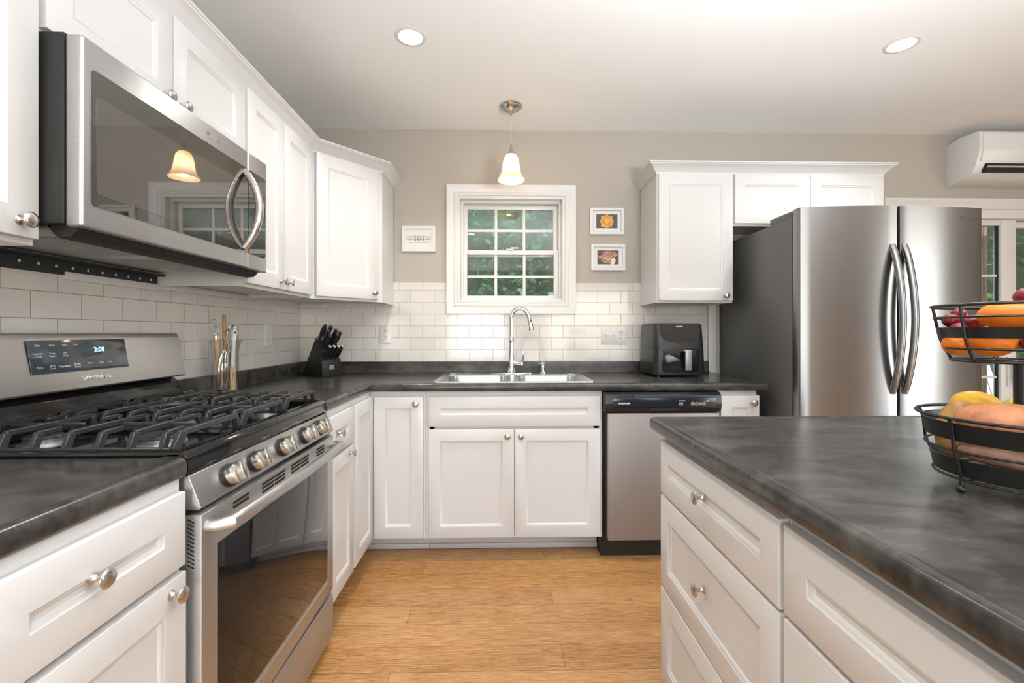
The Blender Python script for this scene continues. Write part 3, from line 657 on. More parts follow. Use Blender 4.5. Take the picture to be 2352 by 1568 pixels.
for y0, y1 in ((42, 51.5), (55.5, 65)): obj('grease_filter', B().box((-45.5, y0, 55.85), (-39.5, y1, 56.05), 0.06), M_filter, mw)
br = B().box((-51, 30, 54.0), (-50.7, 68.2, 55.6)).box((-51, 30, 55.5), (-49.6, 68.2, 55.75))
for i in range(19): br.lathe([(0, 0), (0.16, 0), (0.16, .03), (0, .03)], 12, fr((-50.69, 31 + 2 * i, 54.9), (0, 1, 0), (0, 0, 1), (1, 0, 0)), mi=1)
obj('wall_bracket', br, [mat('dark_galvanised', (0.05, 0.055, 0.055), 0.4, 0.7), M_plastic], mw)

# ------------------------------------------------------------------ fridge (front faces -y)
fg = thing('refrigerator', 'tall stainless french-door fridge with grey sides beside the narrow cabinet', 'fridge', (74.6, 101, FZ))
FX0, FX1 = 56.5, 91.9
obj('body', B().box((FX0, 87.3, 2.2), (FX1, 116.3, 69.6), 0.1), M_fridgeside, fg)
obj('hinge_cover', B().box((FX0 + 0.1, 87.4, 69.5), (FX0 + 5, 94.8, 71.0), 0.25), M_fridgeside, fg)
obj('hinge_cover', B().box((FX1 - 5, 87.4, 69.5), (FX1 - 0.1, 94.8, 71.0), 0.25), M_fridgeside, fg)
def curve_y(x):
    s = (x - (FX0 + FX1) / 2) / ((FX1 - FX0) / 2); return 83.3 + 1.55 * s * s
def fdoor(name, x0, x1, z0, z1):
    pts = []; n = 18
    for i in range(n + 1):
        x = x0 + (x1 - x0) * i / n; y = curve_y(x)
        e = min(i, n - i) / n
        pts.append((x, y + (0.35 if i in (0, n) else 0)))
    pts[0] = (x0, curve_y(x0) + 0.4); pts[-1] = (x1, curve_y(x1) + 0.4)
    pts.insert(1, (x0 + 0.12, curve_y(x0) + 0.08)); pts.insert(-1, (x1 - 0.12, curve_y(x1) + 0.08))
    pts += [(x1, 86.9), (x0, 86.9)]
    return obj(name, B().prism(pts, z0, z1), M_fridge, fg, smooth=30)
gap = 74.2
dL = fdoor('door', FX0, gap - 0.17, 29.2, 71.0); dR = fdoor('door', gap + 0.17, FX1, 29.2, 71.0); dF = fdoor('freezer_drawer', FX0, FX1, 4.0, 28.8)
obj('door_gasket', B().box((FX0 + .4, 86.6, 3.5), (FX1 - .4, 87.5, 69.5)).box((gap - .4, 84.6, 4), (gap + .4, 86.8, 70.6)), M_dark, fg)
def bow(p, x, z0, z1):
    y = curve_y(x); n = 20
    pts = [(x, y + 0.2 - 2.35 * math.sin(PI * i / n) ** 0.75, z0 + (z1 - z0) * i / n) for i in range(n + 1)]
    obj('handle', B().tube(pts, 0.58, 14), M_fridge, p)
bow(dL, gap - 1.15, 36.0, 63.6); bow(dR, gap + 1.15, 36.0, 63.6)
bz = B().tube([(58.5 + i * 1.61, curve_y(58.5 + i * 1.61) + 0.2 - 2.3 * math.sin(PI * i / 20) ** 0.5, 26) for i in range(21)], 0.55, 12); obj('handle', bz, M_fridge, dF)
obj('base_grille', B().box((FX0 + 1, 87.6, FZ), (FX1 - 1, 115, 2.4)), M_black, fg)
tx = 88.9; ty = curve_y(tx); tu = Vector((1, 2 * 1.55 * (tx - gap) / 17.7 ** 2, 0)).normalized(); tn = Vector((tu.y, -tu.x, 0))
text('printed_lettering', 'SAMSUNG', 0.78, fr(Vector((tx, ty, 69.2)) + tn * 0.02, tu, (0, 0, 1), tn), mat('grey_lettering', (0.22, 0.22, 0.22), 0.35, 0.8), dR, ext=0.01, sx=1.25)

# ------------------------------------------------------------------ dishwasher
dw = thing('dishwasher', 'dishwasher with black control strip and plain grey steel door', 'dishwasher', (32.5, 104, FZ))
obj('tub', B().box((20.9, 92.6, 3), (44.2, 116.5, 35.2)), M_black, dw)
cn = B().prism([(92.7, 35.2), (91.4, 35.25), (90.55, 34.7), (90.35, 33.0), (90.5, 32.1), (91.0, 31.3), (92.7, 31.3)], 20.75, 44.25, FX, bev=0.08)
con = obj('control_strip', cn, M_black, dw)
obj('display_inset', B().box((22.2, 90.28, 32.25), (43.2, 90.5, 34.3), 0.1), mat('deep_blue_black_panel', (0.008, 0.011, 0.018), 0.18), con)
obj('latch_recess', B().prism(rrect(29.7, 35.6, 31.55, 32.2, 0.3), -0.2, 0.0, fr((0, 90.42, 0), (1, 0, 0), (0, 0, 1), (0, -1, 0))), M_dark, con)
vt = B()
for i in range(14): vt.box((23.3 + i * 0.24, 90.35, 34.42), (23.45 + i * 0.24, 90.52, 34.62))
obj('vent_grille', vt, M_dark, con)
FW = lambda x, z, y=90.25: fr((x, y, z), (1, 0, 0), (0, 0, 1), (0, -1, 0))
text('printed_lettering', 'AMANA', 0.46, FW(24.5, 33.1), M_print, con, bold=0.012, sx=1.45)
kb2 = B()
def ringrect(b, x, z, w, h, r, M0=None):
    pts = rrect(x - w, x + w, z - h, z + h, r, 4); b.tube([(p[0], 90.26, p[1]) for p in pts], 0.035, 5, closed=True)
ringrect(kb2, 35.95, 33.0, .33, .25, .1)
for x in (38.3, 39.15): ringrect(kb2, x, 33.0, .34, .25, .1)
for x in (39.95, 40.6): ringrect(kb2, x, 33.0, .27, .27, .26)
for x in (35.7, 36.1, 36.6, 38.3, 39.15, 39.95, 40.6): kb2.box((x - .04, 90.23, 33.42), (x + .04, 90.27, 33.5))
kb2.box((35.5, 90.23, 33.66), (36.75, 90.27, 33.7)).box((41.0, 90.23, 33.62), (41.5, 90.27, 33.68)).box((41.0, 90.23, 33.4), (41.5, 90.27, 33.46))
for x in (35.95, 38.3, 39.15, 39.95, 40.6): kb2.box((x - .15, 90.23, 32.93), (x + .15, 90.27, 32.97)).box((x - .12, 90.23, 33.04), (x + .12, 90.27, 33.08))
obj('key_print', kb2, M_print, con)
obj('door_panel', B().box((21.4, 91.0, 5.45), (44.0, 92.6, 31.0), 0.1), mat('grey_satin_steel', (0.36, 0.34, 0.335), 0.55, 0.8), dw)
obj('kick_plate', B().box((20.6, 94.0, FZ), (44.3, 96.4, 5.6)), M_blackmat, dw)

# ------------------------------------------------------------------ wall air conditioner
ac = thing('air_conditioner', 'white wall-mounted air conditioner above the patio door', 'air conditioner', (134, 113, 85))
pr = [(117.1, 96.3), (113.8, 96.9), (109.0, 96.7), (108.7, 96.2), (108.75, 92.0), (109.6, 88.6), (110.6, 86.9), (112.6, 86.0), (117.1, 85.15)]
obj('housing', B().prism(pr, 117.0, 150.0, FX, bev=0.1), M_plastic, ac)
obj('front_panel', B().prism([(108.9, 96.6), (108.45, 96.1), (108.5, 92.0), (109.1, 89.4), (109.5, 89.5), (109.4, 96.5)], 117.8, 149.2, FX, bev=0.06), M_plastic, ac)
obj('air_outlet', B().box((119.2, 109.2, 86.9), (148.4, 110.2, 88.9)), M_dark, ac)
for i in range(2):
    obj('louver', B().prism([(108.9 + i * .55, 88.2 - i * .75), (108.75 + i * .55, 88.05 - i * .75), (110.6 + i * .4, 87.35 - i * .5), (110.7 + i * .4, 87.5 - i * .5)], 119.4, 148.2, FX), M_plastic, ac)

# ------------------------------------------------------------------ sink, tap, soap pump
sk = thing('sink', 'double-bowl stainless drop-in sink under the window', 'sink', (2.65, 103.6, 37))
def sinkmesh():
    b = B(); t = bmesh.new()
    def loopv(x0, x1, y0, y1, r, z): return [t.verts.new((p[0], p[1], z)) for p in rrect(x0, x1, y0, y1, r, 6)]
    def bridge(a, c):
        n = len(a)
        for i in range(n): t.faces.new((a[i], a[(i + 1) % n], c[(i + 1) % n], c[i]))
    X0, X1, Y0, Y1 = -14.1, 19.35, 92.95, 114.3
    o = loopv(X0, X1, Y0, Y1, 1.1, 37.02); o2 = loopv(X0 + .12, X1 - .12, Y0 + .12, Y1 - .12, 1.0, 37.22); o3 = loopv(X0 + .5, X1 - .5, Y0 + .5, Y1 - .5, .9, 37.26); o4 = loopv(X0 + .75, X1 - .75, Y0 + .75, Y1 - .75, .8, 37.14)
    bridge(o, o2); bridge(o2, o3); bridge(o3, o4)
    bmesh.ops.recalc_face_normals(t, faces=t.faces[:])
    edges = [t.edges.get((o4[i], o4[(i + 1) % len(o4)])) for i in range(len(o4))]
    holes = []
    for (x0, x1) in ((-12.6, 1.9), (3.3, 17.85)):
        y0, y1 = 94.3, 110.3
        p = loopv(x0, x1, y0, y1, 2.4, 37.14); q = loopv(x0 + .35, x1 - .35, y0 + .35, y1 - .35, 2.2, 36.85); r = loopv(x0 + .55, x1 - .55, y0 + .55, y1 - .55, 2.0, 31.5); u = loopv(x0 + 1.6, x1 - 1.6, y0 + 1.6, y1 - 1.6, 1.6, 30.2)
        bridge(p, q); bridge(q, r); bridge(r, u); t.faces.new(u)
        edges += [t.edges.get((p[i], p[(i + 1) % len(p)])) for i in range(len(p))]
    bmesh.ops.triangle_fill(t, use_beauty=True, use_dissolve=False, edges=edges)
    return b.add(t)
obj('basin', sinkmesh(), M_sink, sk)
for x in (-5.3, 10.6): obj('drain_strainer', B().lathe([(0, 30.2), (1.8, 30.2), (1.8, 30.35), (1.4, 30.4), (1.3, 30.3), (0, 30.3)], 24, Matrix.Translation((x, 103.5, 0))), M_chrome, sk)
fc = thing('faucet', 'tall chrome gooseneck pull-down tap behind the sink', 'tap', (2.45, 112.3, 37.15))
obj('deck_plate', B().prism([(2.45 + 5.2 * math.cos(a * PI / 18) * (0.75 + 0.25 * abs(math.cos(a * PI / 18))), 112.3 + 1.25 * math.sin(a * PI / 18)) for a in range(36)], 37.14, 37.38, bev=0.08), M_chrome, fc)
T = Matrix.Translation((2.45, 112.3, 0))
obj('body', B().lathe([(0, 37.3), (1.12, 37.3), (1.12, 37.6), (.98, 37.75), (.98, 38.0), (.86, 38.15), (.8, 39.2), (.74, 41), (.6, 43), (.52, 44.5), (.55, 45.0), (.74, 45.2), (.74, 45.4), (.56, 45.6), (.7, 45.85), (.56, 46.1), (.5, 46.3), (0, 46.3)], 28, T), M_chrome, fc)
npts = [(2.45, 112.3, 46.2), (2.45, 112.3, 48.3), (2.45, 112.3, 50.2)]
cx, cz, rr_ = 2.45 + 2.1, 50.6, 2.15
for i in range(15):
    a = PI - i * (PI - 0.25) / 14; npts.append((cx + rr_ * math.cos(a), 112.3 - 0.4 * i / 14, cz + rr_ * 1.2 * math.sin(a)))
obj('spout', B().tube(npts, 0.5, 16), M_chrome, fc)
e = Vector(npts[-1]); dr_ = Vector((0.22, -0.06, -1)).normalized()
def along(o, d):
    d = Vector(d).normalized(); h = Vector((0, 1, 0)) if abs(d.y) < 0.9 else Vector((1, 0, 0)); u = d.cross(h).normalized(); return fr(o, u, d.cross(u), d)
sh = obj('spray_head', B().lathe([(0, -0.1), (.52, -0.1), (.54, .6), (.6, 1.6), (.7, 2.6), (.78, 3.0), (.78, 3.35), (.66, 3.5), (0, 3.5)], 24, along(e, dr_)), M_chrome, fc)
obj('spray_button', B().blob(e + dr_ * 1.2 + Vector((.25, -.5, 0)), (.2, .14, .22), 2).blob(e + dr_ * 2.2 + Vector((.38, -.55, 0)), (.17, .14, .42), 2), M_black, sh)
lv = B().tube([(2.45, 112.3, 40.4), (3.3, 112.1, 39.75), (4.2, 111.9, 39.7), (5.0, 111.7, 39.75)], [.62, .48, .5, .52], 14)
hd = obj('valve_arm', lv, M_chrome, fc)
obj('lever', B().tube([(4.95, 111.7, 39.3), (5.05, 111.6, 40.2), (5.2, 111.4, 41.3), (5.25, 111.3, 42.5), (5.2, 111.25, 43.2)], [.5, .34, .3, .4, .2], 12), M_chrome, fc)
T = Matrix.Translation((10.2, 112.2, 0))
sp = thing('soap_dispenser', 'small chrome soap pump beside the tall tap', 'soap dispenser', (10.2, 112.2, 37.1))
obj('pump_body', B().lathe([(0, 37.12), (.82, 37.12), (.78, 37.4), (.5, 37.6), (.42, 38.1), (.5, 38.7), (.42, 39.2), (.36, 39.6), (0, 39.6)], 22, T), M_chrome, sp)
obj('pump_head', B().lathe([(0, 39.5), (.5, 39.5), (.66, 39.75), (.66, 39.95), (0, 40.02)], 22, T).tube([(10.0, 112.1, 39.6), (9.3, 111.6, 39.55), (9.1, 111.4, 39.35)], .16, 8), M_chrome, sp)

# ------------------------------------------------------------------ pendant and recessed lights
pl = thing('pendant_lamp', 'bell-shaped glass pendant lamp lit above the sink window', 'lamp', (2.2, 104.4, CZ))
T = Matrix.Translation((2.2, 104.4, 0))
obj('ceiling_canopy', B().lathe([(0, CZ), (2.6, CZ), (2.6, CZ - .3), (2.45, CZ - .45), (2.25, CZ - .5), (2.1, CZ - .75), (1.3, CZ - 1.25), (.5, CZ - 1.5), (.3, CZ - 1.7), (.26, CZ - 2.3), (0, CZ - 2.3)], 40, T), M_nickel, pl)
obj('cord', B().tube([(2.2, 104.4, CZ - 2.2), (2.2, 104.4, 90.0)], 0.09, 8), mat('clear_cord', (0.6, 0.58, 0.55), 0.3), pl)
obj('socket_cup', B().lathe([(0, 90.4), (.22, 90.4), (.26, 89.6), (.42, 88.9), (.8, 88.2), (.82, 88.0), (0, 88.0)], 28, T), M_nickel, pl)
def shade_mat():
    m = mat('alabaster_glass', (0.95, 0.9, 0.8), 0.25); k = N(m); t = m.node_tree
    nz = k.noise(k.coord((14, 14, 22)), 1, 5, 0.6)
    tr = k.n('BsdfTranslucent'); mx = k.n('MixShader'); out = t.nodes['Material Output']
    c = k.ramp(nz, [(0.35, S(250, 226, 186)), (0.6, S(255, 248, 234))]); k.l(c, tr.inputs[0]); k.l(c, k.p.inputs['Base Color'])
    mx.inputs[0].default_value = 0.62; k.l(k.p.outputs[0], mx.inputs[1]); k.l(tr.outputs[0], mx.inputs[2]); k.l(mx.outputs[0], out.inputs[0]); return m
SHP = [(.75, 88.15), (1.2, 87.9), (1.62, 87.2), (1.85, 86.2), (2.0, 85), (2.2, 83.9), (2.5, 83.1), (2.9, 82.55), (3.1, 82.2), (3.06, 82.12), (2.85, 82.45), (2.42, 83.05), (2.1, 83.9), (1.9, 85), (1.75, 86.2), (1.52, 87.1), (1.15, 87.75), (.75, 88.0)]
obj('lamp_shade', B().lathe(SHP, 44, T), shade_mat(), pl)
obj('bulb', B().lathe([(0, 86.9), (.5, 86.8), (.95, 85.6), (.98, 85.0), (.7, 84.3), (0, 84.05)], 20, T), emis('lit_bulb', (1.0, 0.9, 0.76), 30), pl)
def point(name, p, e, r, col):
    d = bpy.data.lights.new(name, 'POINT'); d.energy = e; d.shadow_soft_size = r * U; d.color = col
    o = bpy.data.objects.new(name, d); COL.objects.link(o); o.location = W3(p)
point('pendant_glow', (2.2, 104.4, 83.3), 3.0, 0.8, (1.0, 0.85, 0.66))
def can(x, y, label):
    t = thing('recessed_light', label, 'light', (x, y, CZ), 'recessed ceiling lights')
    T = Matrix.Translation((x, y, 0))
    obj('trim_ring', B().lathe([(2.05, CZ - .02), (2.1, CZ - .1), (2.5, CZ - .14), (2.75, CZ - .02), (2.75, CZ), (2.05, CZ)], 48, T), M_whitesat, t)
    obj('diffuser', B().lathe([(0, CZ - .1), (2.1, CZ - .1), (2.1, CZ), (0, CZ)], 40, T), M_can, t)
    d = bpy.data.lights.new('recessed_beam', 'AREA'); d.shape = 'DISK'; d.size = 4 * U; d.energy = 8; d.color = (1, 0.975, 0.94); d.spread = math.radians(120)
    o = bpy.data.objects.new('recessed_beam', d); COL.objects.link(o); o.location = W3((x, y, CZ - 0.3))
can(-16.0, 80.5, 'round recessed ceiling light nearest the microwave cabinets')
can(72.3, 80.6, 'round recessed ceiling light above the fridge')
for x, y in ((-16, 0), (72.3, 0), (28, -70)): can(x, y, 'unseen round recessed ceiling light added behind the camera for fill')  # unseen cans added behind the camera as fill light

# ------------------------------------------------------------------ pictures
def picture(x0, x1, z0, z1, label, art):
    t = thing('framed_picture', label, 'picture', ((x0 + x1) / 2, WY, z0), 'small white picture frames by the window')
    lp = [(x0 + .8, WY, z0 + .8), (x1 - .8, WY, z0 + .8), (x1 - .8, WY, z1 - .8), (x0 + .8, WY, z1 - .8)]
    obj('frame', B().sweep([(0, 0.03), (0, .6), (.1, .75), (.7, .75), (.8, .65), (.8, 0.03)], lp, up=(0, -1, 0), closed=True), M_plastic, t)
    obj('mat_board', B().box((x0 + .7, WY - .35, z0 + .7), (x1 - .7, WY - .1, z1 - .7)), M_plastic, t)
    art(t, (x0 + x1) / 2, (z0 + z1) / 2)
PF = lambda x, z, y=WY - 0.37: fr((x, y, z), (1, 0, 0), (0, 0, 1), (0, -1, 0))
def colormat(n, c, r=0.6): return mat(n, c, r)
M_ink = colormat('dark_ink', S(60, 60, 64)); M_gold = colormat('gold_ink', S(196, 160, 84)); M_pinkink = colormat('pink_ink', S(190, 120, 110))
def art_line(t, x, z):
    b = B()
    for sx in (-1, 1): b.tube([(x + sx * (1.0 + 1.7 * i / 12), WY - .38, z + .25 + .45 * math.sin(i / 12 * PI * 1.3) * (1 if i < 12 else .6)) for i in range(13)], .035, 5)
    for sx in (-1, 1): b.tube([(x + sx * 2.75 + .42 * math.cos(a * .5), WY - .38, z + .25 + .42 * math.sin(a * .5)) for a in range(11)], .035, 5)
    b.tube([(x - 2.6, WY - .38, z - .15), (x + 2.6, WY - .38, z - .15)], .035, 5)
    obj('line_drawing', b, M_ink, t)
    c = B(); d = B()
    for i in range(4):
        px = x - 1.05 + i * .7
        c.tube([(px, WY - .38, z + .85), (px + .33, WY - .38, z + .3), (px, WY - .38, z - .25)], .05, 5); d.tube([(px + .33, WY - .38, z + .75), (px, WY - .38, z + .3), (px + .33, WY - .38, z - .45)], .06, 5)
        b2 = None
    for i in range(5): c.lathe([(0, 0), (.13, 0), (.13, .02), (0, .02)], 10, PF(x - 1.2 + i * .6, z + .98))
    obj('gold_pattern', c, M_gold, t); obj('dark_pattern', d, M_ink, t)
    obj('caption', B().box((x - 2.6, WY - .375, z - .93), (x - 1.2, WY - .37, z - .8)).box((x - 1.0, WY - .375, z - .93), (x + .7, WY - .37, z - .8)).box((x + .9, WY - .375, z - .93), (x + 2.6, WY - .37, z - .8)), M_greyprint, t)
def photo_back(t, x, z, col): obj('photo_print', B().box((x - 2.75, WY - .37, z - 1.8), (x + 2.75, WY - .355, z + 1.8)), col, t)
def star(r0, r1, n, ph=0): return [((r0 if i % 2 == 0 else r1) * math.cos(ph + i * PI / n), (r0 if i % 2 == 0 else r1) * math.sin(ph + i * PI / n)) for i in range(2 * n)]
def art_star(t, x, z):
    photo_back(t, x, z, skin_mat('dark_slate_photo', [(0.3, S(52, 50, 50)), (0.7, S(76, 72, 70))], 30, 0.4, 0))
    loops = [(1.68 + .12 * math.cos(8 * a) + .1 * math.cos(16 * a + 1), a) for a in [i * 2 * PI / 72 for i in range(72)]]
    obj('photo_bread', B().prism([(r * math.cos(a), r * math.sin(a)) for r, a in loops], 0.0, .012, PF(x, z)), skin_mat('golden_bread_photo', [(0.3, S(196, 120, 30)), (0.55, S(236, 166, 56)), (0.75, S(246, 196, 96))], 60, 0.4, 0), t)
    lines = B()
    for i in range(8):
        a = i * PI / 4; M = PF(x, z) @ Matrix.Rotation(a, 4, 'Z')
        lines.prism([(.5, -.05), (1.25, -.22), (1.3, -.1), (.62, .06)], .012, .016, M); lines.prism([(.85, .3), (1.3, .34), (1.25, .46)], .012, .016, M)
    obj('photo_shading', lines, colormat('brown_crust_photo', S(104, 54, 16)), t)
    obj('photo_star', B().prism(star(.62, .3, 8), .016, .02, PF(x, z)), colormat('gold_star_photo', S(236, 176, 70)), t)
def art_loaf(t, x, z):
    photo_back(t, x, z, skin_mat('dark_board_photo', [(0.3, S(40, 36, 36)), (0.7, S(72, 66, 66))], 60, 0.4, 0))
    crust = skin_mat('loaf_crust_photo', [(0.3, S(104, 58, 40)), (0.5, S(168, 110, 80)), (0.7, S(220, 190, 168))], 70, 0.4, 0)
    el = lambda a, b, rot, n=40: [(a * math.cos(i * 2 * PI / n) * math.cos(rot) - b * math.sin(i * 2 * PI / n) * math.sin(rot), a * math.cos(i * 2 * PI / n) * math.sin(rot) + b * math.sin(i * 2 * PI / n) * math.cos(rot)) for i in range(n)]
    obj('photo_loaf', B().prism(el(2.0, .8, -.1), 0, .012, PF(x + .55, z + .85)), crust, t)
    obj('photo_loaf', B().prism(el(2.2, .95, -.28), .012, .02, PF(x - .35, z - .5)), crust, t)
    obj('photo_crumb', B().prism(el(.62, .95, -.35), .02, .026, PF(x + 1.3, z - 1.0)), colormat('crumb_photo', S(226, 220, 190)), t)
    sc_ = B()
    for i in range(3): sc_.prism([(-.45, .02), (.1, .2), (.5, -.1), (.05, .1)], .02, .024, PF(x - 1.4 + i * .8, z - .2 - i * .2)); sc_.prism([(-.3, .02), (.1, .14), (.4, -.08), (.05, .06)], .012, .018, PF(x - .2 + i * .8, z + 1.1 - i * .05))
    obj('photo_score', sc_, colormat('pale_score_photo', S(228, 206, 190)), t)
picture(-25.45, -16.9, 67.85, 74.4, 'small framed line drawing alone near the corner cabinet', art_line)
picture(22.75, 31.55, 72.45, 79.35, 'small framed photo of a golden star-shaped bread, above another picture', art_star)
picture(23.0, 31.9, 63.2, 70.0, 'small framed photo of two floury loaves, below another picture', art_loaf)

# ------------------------------------------------------------------ outlets and switches
M_slot = mat('socket_slot', (0.02, 0.02, 0.02), 0.6)
def faceplate(name, label, cat, F, w, h, bits):
    t = thing(name, label, cat, F.translation)
    obj('cover_plate', B().prism(rrect(-w / 2, w / 2, -h / 2, h / 2, .12, 3), 0, .26, F, bev=0.09), M_plastic, t)
    for kd, x in bits:
        if kd == 'o':
            for z in (-.78, .78):
                r = obj('receptacle', B().prism(rrect(x - .62, x + .62, z - .55, z + .55, .42, 5), .2, .33, F), M_plastic, t)
                s_ = B().box((x - .3, z - .02, .3), (x - .2, z + .32, .345), M=F).box((x + .2, z - .02, .3), (x + .3, z + .28, .345), M=F).lathe([(0, .3), (.1, .3), (.1, .345), (0, .345)], 10, F @ Matrix.Translation((x, z - .26, 0)))
                obj('slot', s_, M_slot, r)
            obj('screw', B().lathe([(0, .24), (.1, .24), (.08, .3), (0, .3)], 10, F @ Matrix.Translation((x, 0, 0))), M_alu, t)
        else:
            obj('toggle', B().box((x - .2, -.5, .2), (x + .2, .5, .3), .03, M=F).box((x - .16, -.1, .25), (x + .16, .22, .75), .06, M=F), M_plastic, t)
            for z in (-1.15, 1.15): obj('screw', B().lathe([(0, .24), (.11, .24), (.09, .31), (0, .31)], 10, F @ Matrix.Translation((x, z, 0))), M_alu, t)
FBp = lambda x, z: fr((x, 116.8, z), (1, 0, 0), (0, 0, 1), (0, -1, 0))
faceplate('outlet', 'white double outlet on the tiles beside the knife block', 'outlet', FBp(-29.6, 46.8), 2.8, 4.55, [('o', 0)])
faceplate('switch_plate', 'white wide plate with two switches and outlet beside the air fryer', 'switch', FBp(28.8, 46.45), 6.35, 4.5, [('t', -1.82), ('t', 0), ('o', 1.82)])
faceplate('outlet', 'white outlet on the side-wall tiles behind the utensil jar', 'outlet', fr((-51.0, 100.5, 46.65), (0, 1, 0), (0, 0, 1), (1, 0, 0)), 2.8, 4.6, [('o', 0)])

# ------------------------------------------------------------------ knife block and knives
ko = Vector((-41.2, 105.5, 37.02)); kf = Vector((.76, -.65, 0)).normalized(); kw = Vector((.65, .76, 0)).normalized(); kup = Vector((0, 0, 1))
KF = fr(ko, -kf, kup, kw)           # local: back, up, across
KW = 4.6
kbk = thing('knife_block', 'black wooden knife block standing in the worktop corner', 'knife block', ko - kf * 5 + kw * 2.2)
obj('block', B().prism([(0, 0), (0, 3.75), (.9, 4.5), (.1, 5.7), (3.0, 9.0), (9.6, .0)], 0, KW, KF, bev=0.06), M_blackmat, kbk)
eM = fr(ko + kf * 0.02 + kw * 2.3 + kup * 2.1, kw, kup, kf)
em = obj('emblem', B().prism(rrect(-.5, .5, -.5, .5, .1, 3), 0, .04, eM), M_alu, kbk)
eb = B()
for pts in ([(-.36, .1), (-.1, .36), (.05, .2), (-.2, -.05)], [(-.05, .05), (.1, .2), (.36, .36), (.3, .1)], [(-.3, -.36), (-.05, -.1), (.02, -.3)], [(.1, -.05), (.36, -.1), (.2, -.36), (.05, -.25)]): eb.prism(pts, .04, .05, eM)
obj('emblem_mark', eb, M_black, em)
ax = (kf * .66 + kup * .75).normalized()
def knife(lab, back, up, across, L, r, cap, grp, bl=2.0):
    p = ko - kf * back + kup * up + kw * across
    t = thing('kitchen_knife', lab, 'knife', p, grp)
    wv = kw; nv = ax.cross(kw).normalized(); M = fr(p, wv, nv, ax)
    obj('handle', B().lathe([(0, .35), (r * .6, .35), (r * .72, .7), (r * .95, L * .4), (r * 1.0, L * .6), (r * .86, L * .85), (r * 1.0, L), (0, L)], 16, M, sy=1.35), M_blackmat, t)
    obj('end_cap', B().lathe([(0, L - .02), (r * .95, L - .02), (r * .85, L + .08), (0, L + .1)], 16, M, sy=1.3), M_cap if cap else M_fridgeside, t)
    obj('blade', B().box((-.06, -.3, .06), (.06, .3, .5), .02, M=M), M_alu, t)
for i in range(4):
    knife(['steak knife at the wall end of the front row, silver cap', 'second steak knife of the front row, silver cap', 'third steak knife of the front row, silver cap', 'steak knife at the window end of the front row, silver cap'][i], .45, 4.15, .75 + i * 1.02, 3.9, .36, True, 'steak knives in the front row of the block', .2)
spots = [(.7, 6.4, .8, 4.3, .4), (1.5, 7.3, .75, 4.5, .4), (2.45, 8.4, 2.0, 4.3, .42), (1.7, 7.55, 2.8, 4.4, .42), (.8, 6.55, 2.6, 4.3, .4), (1.45, 7.25, 3.85, 4.0, .38)]
labs = ['lowest big knife handle at the left edge of the block', 'big knife handle just behind the lowest one in the block', 'longest knife handle standing highest in the block', 'second highest thick knife handle in the block', 'middle knife handle just above the steak knives', 'knife handle nearest the back outlet in the block']
for s_, l_ in zip(spots, labs): knife('black ' + l_, *s_, False, 'big knives in the block', .4)
p = ko - kf * 2.55 + kup * 8.75 + kw * .75
sc = thing('kitchen_scissors', 'black-handled scissors at the top of the knife block', 'scissors', p)
obj('handle', B().blob(p + ax * 2.4, (1, 1, 1), 3, M=fr((0, 0, 0), kw * .5, ax.cross(kw).normalized() * .75, ax * 2.1)), M_blackmat, sc)
obj('collar', B().lathe([(0, .0), (.75, .0), (.75, .35), (0, .35)], 20, fr(p, kw, ax.cross(kw).normalized(), ax)), M_chrome, sc)

# ------------------------------------------------------------------ utensil jar
jx, jy = -46.9, 78.4; T = Matrix.Translation((jx, jy, 0))
jr = obj('glass_jar', B().lathe([(0, 37.02), (1.9, 37.02), (2.08, 37.25), (2.05, 38), (1.98, 41), (2.0, 44), (2.2, 45.4), (2.42, 46.0), (2.38, 46.02), (2.12, 45.4), (1.92, 44), (1.9, 41), (1.96, 38), (1.94, 37.5), (1.7, 37.4), (0, 37.4)], 40, T), M_jar, label='clear glass jar holding kitchen utensils beside the range', cat='jar')
def whisk_wires(b, o, d, L, R, n=6, r=.035):
    M = along(o, d)
    for i in range(n):
        a = PI * i / n
        pts = []
        for j in range(29):
            q = -1 + 2 * j / 28; wv = math.copysign(1, q) * R * (abs(q) ** .5) * (1 - abs(q) ** 6) * 1.25
            z = L * (1 - abs(q) ** 1.6); pts.append((wv * math.cos(a), wv * math.sin(a), z))
        b.tube(pts, r, 5, M=M)
    return b
JB = Vector((jx, jy, 37.5))
# dough whisk: wooden handle in the jar, coiled wire loop on top
a0 = JB + Vector((-0.48, -0.17, .2)); a1 = JB + Vector((-1.16, -0.70, 9.2)); dd = (a1 - a0).normalized()
dwk = thing('dough_whisk', 'dough whisk with pale wooden handle and looped wire head in the jar', 'whisk', a0)
obj('handle', B().tube([a0 + dd * s for s in (0, .5, 3, 6, 8.3, 8.6)], [.3, .42, .5, .52, .5, .3], 14), M_wood, dwk)
obj('collar', B().tube([a0 + dd * 8.5, a0 + dd * 9.1], .4, 14), M_chrome, dwk)
M = along(a0 + dd * 9.0, dd); side_ = fr(a0 + dd * 9.0, (.857, .515, 0), (-.515, .857, 0), dd)
lp = [(.55 * math.sin(2 * PI * i / 30), 0, 1.5 - 1.4 * math.cos(2 * PI * i / 30)) for i in range(30)]; lp2 = [(.15 + .35 * math.sin(2 * PI * i / 24), .12, .95 - .8 * math.cos(2 * PI * i / 24)) for i in range(24)]
obj('wire_loop', B().tube(lp, .07, 6, closed=True, M=side_).tube(lp2, .07, 6, closed=True, M=side_), M_chrome, dwk)
